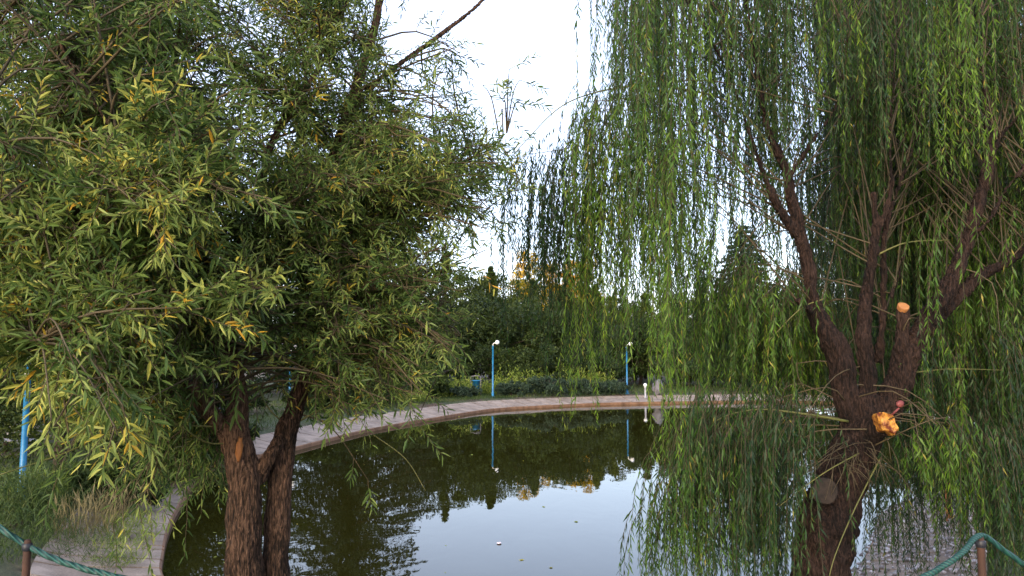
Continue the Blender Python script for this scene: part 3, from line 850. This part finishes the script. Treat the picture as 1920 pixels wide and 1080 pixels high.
def far_tree(name, px, Y, py_top, width_px, kind, leafm, label, seed, tb=(.2, .7), group=None, size=None, dens=1.0, wide=None, cat='tree'):
    rs = np.random.default_rng(seed)
    p = at(px, 700, Y); z0 = gz(p.x, p.y)
    ztop = at(px, py_top, Y).z; h = ztop - z0
    w = width_px / F * Y / 2
    root = empty(name, (p.x, p.y, z0), label, cat, group)
    size = size or max(.10, .0042 * Y)
    mb = MB()
    tr = .03 + h * .014
    ctrls = [(p.x, p.y, z0 - .1, tr * 1.3), (p.x + rs.normal() * .1, p.y, z0 + h * .45, tr * .8), (p.x, p.y, z0 + h * (.93 if kind in ('spruce', 'poplar') else .75), tr * .2)]
    tp = smoothpath(ctrls, .4)
    mb.tube([a[:3] for a in tp], list(tp[:, 3]), 8)
    if kind == 'round':
        nc = int(80 * dens)
        u = unit(rs.normal(size=(nc, 3))); rr = rs.random(nc) ** .5
        c = np.array([p.x, p.y, z0 + h * .50]) + u * rr[:, None] * np.array([w * .9, w * .7, h * .40])
        rad = rs.uniform(.16, .34, nc) * min(w, h * .5)
        for k in range(0, nc, 4):
            a = tp[int(len(tp) * .45)]
            mb.tube([a[:3], (a[:3] + c[k]) / 2 + np.array([0, 0, .1]), c[k]], [tr * .4, tr * .25, tr * .08], 5, cap=False)
        P, D, L, i = leaf_cloud(c, rad, 170, size, rs)
    elif kind == 'poplar':
        nc = int(70 * dens)
        t = rs.random(nc) ** .85
        prof = np.interp(t, [0, .15, .4, .7, 1], [.6, 1.1, 1.05, .6, .03]) * rs.uniform(.75, 1.25, nc)
        ph = rs.uniform(0, 6.28, nc); rr = np.sqrt(rs.random(nc)) * w * prof * .8
        c = np.stack([p.x + np.cos(ph) * rr, p.y + np.sin(ph) * rr, z0 + h * (.08 + .88 * t)], 1)
        rad = (.10 + .55 * prof) * w * rs.uniform(.35, .75, nc)
        P, D, L, i = leaf_cloud(c, rad, 90, size, rs, 1.5)
        D = unit(D + np.array([0, 0, .8]))
    elif kind == 'spruce':
        tiers = int(h / .42)
        B, R_ = [], []
        for t in range(tiers):
            f = t / tiers
            z = z0 + h * (.10 + .9 * f)
            r = w * (1 - f) ** .62 + .08
            nb = int(7 + 5 * (1 - f))
            for k in range(nb):
                a = 6.283 * k / nb + rs.uniform(-.25, .25) + t * .6
                rl = r * rs.uniform(.7, 1.08)
                n_ = max(3, int(rl / .16))
                tipz = -rl * .28
                prev = None
                for j in range(n_):
                    g = (j + 1) / n_
                    B.append((p.x + math.cos(a) * rl * g, p.y + math.sin(a) * rl * g, z + tipz * g ** 1.3 + .10 * rl * g * g))
                    R_.append((.10 + .20 * (1 - g)) * (1 + .25 * rl * .4))
                mb.tube([(p.x, p.y, z), (p.x + math.cos(a) * rl * .95, p.y + math.sin(a) * rl * .95, z + tipz * .9)], [.03, .008], 4, cap=False)
        c = np.array(B); rad = np.array(R_)
        P, D, L, i = leaf_cloud(c, rad, 12, size * .9, rs, .5)
        out = unit(P - np.array([p.x, p.y, 0]) * np.array([1, 1, 0])); out[:, 2] = -.1
        D = unit(unit(out) + rs.normal(size=D.shape) * .5)
    mb.build('trunk', M['bark_far'], root)
    ct = rs.uniform(tb[0], tb[1], len(c))
    T = np.clip(ct[i] + rs.normal(size=len(P)) * .1, 0, 1)
    me = leaf_mesh('crown', P, D, L, L * rs.uniform(.38, .6, len(P)), T, simple=True, rs=rs, droop=.1)
    link('crown', me, leafm, root)

LF, LY, LC, LH = M['leaf_far'], M['leaf_sun_tint'], M['leaf_conifer'], M['leaf_herb']
G = 'trees behind the pond'
ft = [
    # name, px, Y, top, width, kind, mat, label, tint
    ('spruce_tree', 660, 45, 250, 430, 'spruce', LC, 'tall dark spruce behind the left willow, mirrored with drooping tiers in the pond', (.2, .8)),
    ('spruce_tree', 1400, 62, 415, 190, 'spruce', LC, 'dark spruce with level branches seen through the hanging strands right of the lamps', (.1, .6)),
    ('broadleaf_tree', 60, 30, 395, 360, 'round', LF, 'dark rounded tree at the far left edge behind the nearest blue lamp', (.1, .5)),
    ('broadleaf_tree', 270, 34, 370, 330, 'round', LF, 'dark rounded tree standing behind the middle of the left crown', (.1, .55)),
    ('broadleaf_tree', 470, 42, 430, 260, 'round', LF, 'dark tree seen between the two stems of the left willow', (.1, .5)),
    ('broadleaf_tree', 800, 50, 500, 300, 'round', LF, 'dark dense tree rising left of the blue bin', (.15, .6)),
    ('broadleaf_tree', 925, 52, 535, 280, 'round', LF, 'dark dense tree directly behind the lamp with the bin', (.15, .6)),
    ('broadleaf_tree', 1060, 53, 560, 270, 'round', LF, 'dark tree between the two far lamps', (.1, .55)),
    ('broadleaf_tree', 1200, 54, 580, 280, 'round', LF, 'dark tree behind the second far lamp', (.1, .55)),
    ('broadleaf_tree', 1330, 54, 565, 290, 'round', LF, 'dark tree behind the hanging strands right of the second lamp', (.1, .5)),
    ('broadleaf_tree', 1480, 52, 560, 320, 'round', LF, 'dark tree just left of the leaning trunk on the far bank', (.1, .5)),
    ('broadleaf_tree', 1640, 50, 540, 340, 'round', LF, 'dark tree seen through the fork of the leaning willow', (.1, .5)),
    ('broadleaf_tree', 1810, 46, 500, 320, 'round', LF, 'dark tree on the far bank behind the right limb of the willow', (.1, .5)),
    ('sun_tinted_tree', 992, 100, 440, 84, 'round', LY, 'tree with evening sun painted yellow into its leaves, leftmost of the yellow ones behind the strands', (0, .9)),  # this yellow group carries the low sunlight in its leaf colour
    ('sun_tinted_tree', 1044, 104, 470, 92, 'round', LY, 'lowest and broadest sun-painted yellow tree, in the middle of the yellow group', (.1, 1)),
    ('sun_tinted_tree', 1092, 100, 436, 80, 'round', LY, 'tallest tree with evening sun painted orange yellow into its leaves, rightmost of the yellow group', (.4, 1)),
    ('poplar_tree', 835, 62, 470, 70, 'poplar', LF, 'tallest slim green tree, left of the blue bin, behind the broad dark ones', (.3, .8)),
    ('leafy_tree', 880, 62, 478, 125, 'round', LF, 'broader green tree right above the blue bin', (.5, 1)),
    ('poplar_tree', 920, 62, 496, 60, 'poplar', LF, 'slim green tree rising behind the lamp with the bin', (.4, .9)),
    ('leafy_tree', 958, 63, 490, 125, 'round', LF, 'loose broad green tree touching the yellow group on its left', (.5, 1)),
    ('poplar_tree', 1000, 63, 520, 60, 'poplar', LF, 'slim green tree in front of the leftmost yellow tree', (.4, .9)),
    ('leafy_tree', 1060, 63, 528, 114, 'round', LF, 'loose broad green tree in front of the gap between the yellow trees', (.4, .9)),
    ('poplar_tree', 1118, 63, 530, 64, 'poplar', LF, 'slim green tree in front of the tallest yellow tree', (.5, 1)),
    ('leafy_tree', 1160, 64, 537, 114, 'round', LF, 'loose broad green tree left of the second far lamp', (.5, 1)),
    ('poplar_tree', 1210, 64, 548, 64, 'poplar', LF, 'short pointed green tree above the short white-headed post', (.5, 1)),
    ('leafy_tree', 1262, 64, 532, 125, 'round', LF, 'loose broad green tree well left of the dark level spruce', (.5, 1)),
    ('poplar_tree', 1315, 64, 535, 70, 'poplar', LF, 'pointed green tree next to the dark level spruce', (.4, .9)),
]
for k, (nm, px, Y, top, w, kd, lm, lb, tb) in enumerate(ft):
    far_tree(nm, px, Y, top, w, kd, lm, lb, 100 + k, tb, dens=1.6 if w > 250 else 1.0, size=.30 if lm is LY else None)

far_tree('broadleaf_tree', 120, 14.5, 470, 560, 'round', LF, 'low spreading dark tree on the left bank, its crown almost reaching the path', 150, (.1, .8), dens=2.2, size=.085)
far_tree('broadleaf_tree', 330, 21, 520, 330, 'round', LF, 'dark small tree on the left bank just beside the water bend', 151, (.1, .7), dens=1.8, size=.11)
# understory bushes
bs = [
    (20, 19, 700, 250, 'dark leafy bush beside the foot of the nearest blue lamp'),
    (170, 22, 690, 260, 'dark leafy bush behind the yellow posts on the left bank'),
    (320, 23, 700, 240, 'dark leafy bush at the left bend of the pond'),
    (420, 29, 705, 200, 'dark bush just left of the twin stems'),
    (620, 38, 690, 200, 'dark bush above the kerb right of the twin stems'),
    (740, 43, 655, 200, 'dark bush halfway between the twin stems and the bin'),
    (1010, 47, 640, 200, 'dark bush right of the lamp with the bin'),
    (1110, 48, 640, 180, 'dark bush left of the second far lamp'),
    (1290, 49, 650, 220, 'dark bush right of the white-headed post'),
    (1450, 48, 650, 240, 'dark bush where the kerb goes out of sight'),
    (1620, 46, 640, 260, 'dark bush on the far bank behind the leaning trunk'),
    (1800, 42, 620, 300, 'dark bush on the right bank behind the strands'),
]
bs += [(610, 31, 715, 170, 'leafy bush hard against the kerb right of the twin stems'), (700, 34.5, 700, 170, 'leafy bush against the kerb, second from the twin stems'), (785, 39, 690, 150, 'leafy bush against the kerb, nearest the blue bin'),
       (235, 13.2, 850, 210, 'leafy bush spilling over the kerb at the left bend, nearest the camera'), (320, 16, 800, 230, 'leafy bush spilling over the kerb in the middle of the left bend'), (395, 19.5, 770, 190, 'leafy bush spilling over the kerb just left of the twin stems'),
       (-60, 15.5, 560, 420, 'broad dark bush cut by the left edge behind the nearest lamp'),
       (560, 52, 600, 300, 'far dark bush filling the gap behind the twin stems'), (860, 48, 640, 260, 'dark bush behind the blue bin'),
       (940, 60, 590, 330, 'farthest dark bush behind the lamp with the bin'), (1190, 60, 600, 360, 'farthest dark bush behind the second far lamp')]
for k, (px, Y, top, w, lb) in enumerate(bs):
    far_tree('bush', px, Y, top, w, 'round', LF, lb, 300 + k, (.05, .55), dens=.9, cat='bush', size=max(.11, .0036 * Y))

# low blue-green junipers and brighter herbs along the far kerb
jun = [(870, 722, 70, 'low blue-green shrub between the bin and the kerb'), (960, 712, 90, 'low mounded shrub at the foot of the lamp with the bin'),
       (1030, 700, 110, 'largest mounded blue-green shrub on the far bank'), (1100, 706, 90, 'mounded blue-green shrub right of the largest one'), (1150, 712, 70, 'small low shrub at the foot of the second far lamp')]
for k, (px, top, w, lb) in enumerate(jun):
    yy = float(np.interp(px, [870, 1150], [40.2, 43.2]))
    far_tree('low_shrub', px, yy, top, w, 'round', M['leaf_juniper'], lb, 400 + k, (.2, .9), dens=.8, size=.10, cat='shrub', group='mounded shrubs along the far kerb')
hb = [(650, 740, 35, 110), (735, 722, 37, 110), (830, 705, 41, 100), (905, 712, 43.5, 60), (975, 690, 44.5, 80), (1060, 684, 46, 90), (1110, 690, 46, 70)]
hl = ['yellow-green herb clump nearest the twin stems', 'yellow-green herb clump midway along the kerb', 'yellow-green herbs left of the bin', 'short herbs between the bin and the lamp',
      'tall pale herbs right of the lamp with the bin', 'pale herbs behind the largest mounded shrub', 'pale herbs left of the second far lamp']
for k, ((px, top, yy, w), lb) in enumerate(zip(hb, hl)):
    p = at(px, 740, yy); z0 = gz(p.x, p.y); h = at(px, top - 10, yy).z - z0; wr = w * 1.35 / F * yy / 2
    rs = np.random.default_rng(500 + k)
    n = 2200
    a = rs.uniform(0, 6.28, n); r_ = np.sqrt(rs.random(n)) * wr
    B = np.stack([p.x + np.cos(a) * r_, p.y + np.sin(a) * r_ * .6, z0 + rs.random(n) * h * np.array([.45 + .75 * noise.noise(Vector((3 * math.cos(q1) * q2, 3 * math.sin(q1) * q2, k * 9.1))) for q1, q2 in zip(a, r_)])], 1)
    D = np.stack([rs.normal(size=n) * .5, rs.normal(size=n) * .5, np.ones(n)], 1)
    L = rs.uniform(.15, .38, n)
    me = leaf_mesh('herb_clump', B, D, L, L * .18, np.clip(rs.normal(.55, .2, n), 0, 1), simple=True, droop=.3, rs=rs)
    tag(link('herb_clump', me, LH), lb, 'plant', 'herb clumps on the far bank')

# grass stuff: blades near the shore and on the near bank
def grass(name, regions, matl, size, seed):
    rs = np.random.default_rng(seed)
    Bs, Ls = [], []
    for (x0, x1, y0, y1, n, L0, smin) in regions:
        X = rs.uniform(x0, x1, n); Y = rs.uniform(y0, y1, n)
        s = sdist(X, Y); k = s > smin
        X, Y = X[k], Y[k]
        Bs.append(np.stack([X, Y, ground_z(X, Y) - .01], 1)); Ls.append(rs.uniform(.6, 1.3, len(X)) * L0)
    B = np.concatenate(Bs); L = np.concatenate(Ls); n = len(B)
    D = np.stack([rs.normal(size=n) * .35, rs.normal(size=n) * .35, np.ones(n)], 1)
    pat = np.array([noise.noise(Vector((b[0] * .6, b[1] * .6, 0))) for b in B])
    me = leaf_mesh(name, B, D, L, np.maximum(L * .07, size), np.clip(.5 + pat * .6 + rs.normal(size=n) * .15, 0, 1), simple=True, droop=.25, rs=rs)
    tag(link(name, me, matl), 'short dark green grass covering the banks around the pond', 'grass', None, 'stuff')
grass('grass', [(-12, -5, 9, 22, 26000, .16, KW), (-12, 0, 20, 45, 30000, .2, KW), (-4, 22, 36, 52, 42000, .22, KW), (-4, 5, 2.6, 6.6, 9000, .10, KW - .6), (6, 14, 8, 18, 9000, .14, KW)], M['grass'], .006, 61)

# ================================================================== LAMPS, BIN, POSTS
def lamp(px, Y, py_ball, py_base, label, band=False, side=1):
    b_ = at(px, py_base, Y); z0 = gz(b_.x, b_.y)
    top = at(px, py_ball, Y).z
    root = empty('park_lamp', (b_.x, b_.y, z0), label, 'lamp', 'blue park lamps around the pond')
    h = top - z0
    x, y = b_.x, b_.y
    m_ = MB(); m_.lathe((x, y, z0), [(.0, 0), (.13, 0), (.13, .05), (.07, .09), (.06, .4), (.05, .42), (.045, h - .25), (.055, h - .24), (.055, h - .18), (.0, h - .18)], 16)
    m_.build('pole', M['blue'], root)
    a = MB(); a.tube([(x, y, z0 + h - .22), (x + .02 * side, y, z0 + h - .07), (x + .1 * side, y, z0 + h - .02), (x + .20 * side, y, z0 + h - .05)], .022, 8)
    a.build('arm', M['white'], root)
    g = MB(); g.sphere((x + .24 * side, y, z0 + h), .12, 18, 12); g.build('globe', M['white'], root)
    c_ = MB(); c_.lathe((x + .24 * side, y, z0 + h - .14), [(0, 0), (.05, 0), (.06, .05), (.03, .06)], 12); c_.build('globe_socket', M['darkmetal'], root)
    if band:
        k = MB(); k.lathe((x, y, z0 + h * .80), [(.05, 0), (.052, 0), (.052, .09), (.05, .09)], 16); k.build('pole_band', M['darkmetal'], root)
        k = MB(); k.lathe((x, y, z0 + h * .80 + .09), [(.05, 0), (.053, 0), (.053, .05), (.05, .05)], 16); k.build('pole_band', M['white'], root)['label'] = 'white band round the pole'
    return root
lamp(924, 40.5, 642, 738, 'blue lamp post with white globe beside the blue bin on the far bank')
lamp(1176, 43.5, 645, 742, 'blue lamp post with white globe half hidden by hanging willow strands')
lamp(543, 34.0, 652, 745, 'blue lamp post seen between the left willow stem and its leaves', side=1)
lamp(40, 12.2, 652, 930, 'nearest blue lamp post with black and white bands at the left edge', band=True, side=-1)

def bin_():
    b_ = at(892, 735, 41.2); z0 = gz(b_.x, b_.y); x, y = b_.x, b_.y
    root = None
    root = empty('litter_bin', (x, y, z0), 'small blue litter bin hung in a frame left of the lamp post', 'bin')
    s = .74
    m_ = MB()
    n = 16; V = []
    prof = [(.0, .38), (.20, .38), (.23, .88), (.25, .88), (.25, .92), (.21, .92), (.20, .6), (0, .6)]
    m_.lathe((x, y, z0), prof, 20); m_.build('bucket', M['blue'], root)
    f = MB()
    for sx in (-1, 1): f.tube([(x + sx * .28, y, z0), (x + sx * .28, y, z0 + 1.12)], .022, 8)
    f.tube([(x - .28, y, z0 + 1.12), (x, y, z0 + 1.18), (x + .28, y, z0 + 1.12)], .025, 8)
    for sx in (-1, 1): f.tube([(x + sx * .28, y, z0 + .8), (x + sx * .22, y, z0 + .8)], .018, 6)
    f.build('frame', M['stone'], root)
bin_()

# white-headed short post and grey stone right of the second lamp
b_ = at(1210, 738, 42.6); z0 = gz(b_.x, b_.y)
root = empty('garden_light', (b_.x, b_.y, z0), 'short pale post with a round white head right of the second far lamp', 'garden light')
m_ = MB(); m_.lathe((b_.x, b_.y, z0), [(0, 0), (.09, 0), (.09, .04), (.055, .07), (.05, .60), (.07, .63), (.07, .67), (0, .67)], 14); m_.build('post', M['grey'], root)
m_ = MB(); m_.sphere((b_.x, b_.y, z0 + .77), .11, 16, 10); m_.build('globe', M['white'], root)
b_ = at(1233, 735, 43.4); z0 = gz(b_.x, b_.y)
m_ = MB(); m_.sphere((b_.x, b_.y, z0 + .38), .42, 16, 12, sq=(.8, .7, 1.1), rough=.5, seed=3)
tag(m_.build('boulder', M['stone'], None), 'grey upright stone beside the short white-headed post', 'stone')

# pale garden bench behind the nearest lamp
p = at(28, 760, 17.5); z0 = gz(p.x, p.y)
root = empty('park_bench', (p.x, p.y, z0), 'pale park bench half hidden by leaves behind the nearest blue lamp', 'bench')
m_ = MB()
for k in range(3): m_.box((p.x, p.y - .15 + k * .15, z0 + .45), (1.3, .12, .03), .0)
m_.build('seat', M['grey'], root)
m_ = MB()
for k in range(3): m_.box((p.x, p.y + .26 + k * .03, z0 + .6 + k * .15), (1.3, .03, .11), .0)
m_.build('backrest', M['grey'], root)
for sx in (-1, 1):
    m_ = MB(); m_.tube([(p.x + sx * .55, p.y - .22, z0), (p.x + sx * .55, p.y - .2, z0 + .43)], .025, 8)
    m_.tube([(p.x + sx * .55, p.y + .24, z0), (p.x + sx * .55, p.y + .22, z0 + .43), (p.x + sx * .55, p.y + .34, z0 + .98)], .025, 8)
    m_.build('leg', M['darkmetal'], root)

# rope barrier, left and right of the camera
def post(px, py, Y, label, r=.028, dz=0.0, mat_='postrust', top=None):
    t = at(px, py, Y); z0 = gz(t.x, t.y)
    root = empty('rope_post', (t.x, t.y, z0), label, 'post', 'rope barrier posts')
    m_ = MB(); h = t.z - z0
    m_.lathe((t.x, t.y, z0 - .05), [(r, 0), (r, h * .5), (r * .97, h + .03), (r * .7, h + .05), (0, h + .05)], 12)
    m_.build('stake', M[mat_], root)
    m_ = MB(); m_.lathe((t.x, t.y, z0 + h - .05), [(r * 1.02, 0), (r * 1.3, .005), (r * 1.3, .03), (r * 1.02, .035)], 12); m_.build('rope_ring', M['darkmetal'], root)
    return t
post(52, 1012, 3.5, 'thin rusty stake under the near left rope', r=.017)
post(1838, 1006, 3.6, 'thin rusty stake holding the near right rope', r=.018)
post(62, 885, 13.0, 'orange-brown stake in the left bank below the blue lamp', r=.045, mat_='postwood')
post(122, 862, 15.0, 'orange-brown stake further along the left bank', r=.04, mat_='postwood')
post(1776, 905, 12.0, 'orange-brown stake on the right bank behind the willow strands', r=.045, mat_='postwood')

def rope(ctrlpx, label, r=.013):
    P = [(*at(a, b, c), r) for a, b, c in ctrlpx]
    pth = smoothpath(P, .02)
    m_ = MB()
    # three-lobed twisted rope
    n = 12; pts = [Vector(p[:3]) for p in pth]; V = []
    t = (pts[1] - pts[0]).normalized(); u = t.orthogonal().normalized()
    for i in range(len(pts)):
        tt = pts[min(i + 1, len(pts) - 1)] - pts[max(i - 1, 0)]; t = tt.normalized(); u = (u - t * u.dot(t)).normalized(); w_ = t.cross(u)
        for k in range(n):
            a = 2 * math.pi * k / n
            rr = r * (1 + .13 * math.cos(3 * (a - i * .35)))
            V.append(pts[i] + (u * math.cos(a) + w_ * math.sin(a)) * rr)
    q = [[i * n + k, i * n + (k + 1) % n, (i + 1) * n + (k + 1) % n, (i + 1) * n + k] for i in range(len(pts) - 1) for k in range(n)]
    m_.add(V, [q])
    tag(m_.build('barrier_rope', M['rope'], None), label, 'rope', 'green barrier ropes')
rope([(-160, 880, 3.9), (-60, 950, 3.7), (0, 990, 3.5), (60, 1028, 3.5), (130, 1058, 3.4), (220, 1082, 3.35), (340, 1108, 3.3), (480, 1122, 3.3)], 'green rope sagging across the lower left corner')
rope([(1560, 1150, 3.3), (1660, 1112, 3.4), (1740, 1078, 3.45), (1800, 1040, 3.5), (1838, 1004, 3.6), (1880, 1030, 3.65), (1990, 1110, 3.7)], 'green rope rising through the lower right corner')

# pebbles on the right kerb, dry weeds on the left one
rs = np.random.default_rng(77)
ico = bpy.data.meshes.new('tmp')
def pebbles():
    m_ = MB(); cnt = 0
    while cnt < 1500:
        i = rs.integers(0, SN); d = rs.uniform(-.05, KW)
        p = shore[i] + outn[i] * d + tang[i] * rs.uniform(-.3, .3)
        if not (4.3 < p[0] < 10.5 and 8.8 < p[1] < 17): continue
        z = .12 + .18 * d
        s = rs.uniform(.012, .034)
        m_.sphere((p[0], p[1], z + s * .2), s, 7, 4, tint=rs.random(), sq=(1, rs.uniform(.7, 1.1), .6), rough=.6, seed=cnt)
        cnt += 1
    tag(m_.build('pebbles', M['pebble'], None), 'pale grey pebbles strewn over the kerb right of the leaning trunk', 'pebbles', None, 'stuff')
pebbles()
bpy.data.meshes.remove(ico)

def weed(px, py, Y, w, h, n, matl, label, seed, lean=.25, tb=.5, up=1.0):
    rs = np.random.default_rng(seed)
    c = at(px, py, Y); z0 = gz(c.x, c.y)
    if z0 < -.5: z0 = .15
    a = rs.uniform(0, 6.28, n); r_ = np.sqrt(rs.random(n)) * w
    B = np.stack([c.x + np.cos(a) * r_, c.y + np.sin(a) * r_, z0 + rs.random(n) ** 1.5 * h * .6], 1)
    D = np.stack([rs.normal(size=n) * lean, rs.normal(size=n) * lean, np.full(n, up)], 1)
    L = rs.uniform(.5, 1.1, n) * h * .55
    me = leaf_mesh('weed_tuft', B, D, L, np.maximum(.006, L * .035), np.clip(rs.normal(tb, .2, n), 0, 1), simple=True, droop=.3, rs=rs)
    tag(link('weed_tuft', me, matl), label, 'weeds', 'weed tufts on the left bank')
weed(165, 960, 11.0, .45, .85, 420, M['drygrass'], 'tall dry straw-coloured tuft beside the path at lower left', 1)
weed(215, 930, 12.0, .5, .8, 350, M['drygrass'], 'dry tuft right behind the tallest straw tuft', 2)
weed(90, 940, 11.5, .6, .6, 600, M['grass'], 'green weedy tuft below the orange stakes', 3, .6)
weed(30, 960, 10.5, .6, .6, 600, M['grass'], 'green weedy tuft at the left edge', 4, .6)
weed(230, 1010, 10.0, .35, .5, 350, M['leaf_herb'], 'yellow-green tuft hanging over the water at lower left', 5, .7)
weed(190, 1040, 9.8, .35, .35, 300, M['grass'], 'small green tuft behind the left rope', 6, .6)
weed(130, 910, 13.5, .7, .7, 600, M['grass'], 'green weedy tuft between the two orange stakes', 7, .6)

weed(140, 990, 10.2, .6, .45, 700, M['grass'], 'green grass tuft creeping over the paved edge at lower left', 14, .6)
weed(250, 960, 11.2, .4, .6, 500, M['leaf_herb'], 'leafy tuft at the waterline below the left crown', 15, .6)
weed(38, 950, 11.2, .5, 1.0, 800, M['grass'], 'tall green tuft hiding the foot of the nearest lamp', 12, .5)
weed(75, 935, 11.8, .4, .9, 400, M['leaf_herb'], 'yellow-green tuft right of the nearest lamp', 13, .6)
weed(60, 900, 12.5, .9, .9, 900, M['grass'], 'large green tuft around the nearer orange stake', 8, .6)
weed(180, 900, 14.0, .6, .8, 500, M['leaf_herb'], 'yellow-green tuft behind the dry straw tufts', 9, .6)
weed(105, 985, 10.6, .35, .5, 350, M['grass'], 'green tuft growing over the path edge', 10, .6)
weed(20, 1020, 9.6, .5, .35, 500, M['grass'], 'low grass tuft in the lower left corner', 11, .6)
rs = np.random.default_rng(88)
n_ = 260
X = rs.uniform(-7, 9, n_); Y = rs.uniform(9, 36, n_); k_ = sdist(X, Y) < -.15 - rs.exponential(.9, n_) * 0
w_ = np.exp(sdist(X, Y) / 2.5) > rs.random(n_) * .8; k_ &= w_
B = np.stack([X[k_], Y[k_], np.full(k_.sum(), .006)], 1); a_ = rs.uniform(0, 6.28, len(B))
fl = leaf_mesh('fallen_leaves', B, np.stack([np.cos(a_), np.sin(a_), 0 * a_ + .01], 1), rs.uniform(.05, .10, len(B)), rs.uniform(.012, .03, len(B)), rs.uniform(.6, .98, len(B)), simple=True, droop=0, rs=rs)
tag(link('fallen_leaves', fl, M['leaf_left']), 'scattered fallen willow leaves floating near the pond edge', 'leaves', None, 'stuff')
# a pink petal on the water
m_ = MB(); c = onz(936, 1018, .012)
m_.sphere((c.x, c.y, .012), .04, 10, 6, sq=(1, 1.3, .25), rough=.3)
tag(m_.build('floating_petal', M['petal'], None), 'single pale pink petal floating on the open water', 'petal')

# ================================================================== CAMERA, LIGHT, WORLD
cam = bpy.data.objects.new('camera', bpy.data.cameras.new('camera'))
C.objects.link(cam)
cam.location = CAM
cam.rotation_euler = (math.pi / 2 + PITCH, 0, 0)
cam.data.sensor_width = 36; cam.data.lens = 36 * F / 1920
cam.data.clip_start = .05; cam.data.clip_end = 3000
bpy.context.scene.camera = cam

SUN_EL, SUN_AZ = R(15), R(204)          # azimuth clockwise from +Y: behind the camera, to the left
world = bpy.data.worlds.new('World'); bpy.context.scene.world = world
world.use_nodes = True
nt = world.node_tree
bg = nt.nodes['Background']
sky = nt.nodes.new('ShaderNodeTexSky'); sky.sky_type = 'NISHITA'
sky.sun_disc = False; sky.sun_elevation = SUN_EL; sky.sun_rotation = SUN_AZ
sky.air_density = 1.0; sky.dust_density = 2.5; sky.ozone_density = 1.5
mixs = nt.nodes.new('ShaderNodeMix'); mixs.data_type = 'RGBA'      # thin high cloud evens out the evening sky
mixs.inputs[0].default_value = .55
nt.links.new(sky.outputs[0], mixs.inputs[6]); mixs.inputs[7].default_value = (2.75, 2.8, 3.55, 1)
nt.links.new(mixs.outputs[2], bg.inputs[0]); bg.inputs[1].default_value = .15
sun = bpy.data.objects.new('sun', bpy.data.lights.new('sun', 'SUN'))
C.objects.link(sun)
sun.data.energy = .5; sun.data.angle = R(25); sun.data.color = (1, .88, .72)
sd = Vector((math.sin(SUN_AZ) * math.cos(SUN_EL), math.cos(SUN_AZ) * math.cos(SUN_EL), math.sin(SUN_EL)))
sun.rotation_euler = (-sd).to_track_quat('-Z', 'Y').to_euler()
sc = bpy.context.scene
sc.view_settings.view_transform = 'Standard'; sc.view_settings.look = 'None'
sc.view_settings.exposure = 2.2; sc.view_settings.gamma = 1
sc.cycles.max_bounces = 8; sc.cycles.transparent_max_bounces = 8
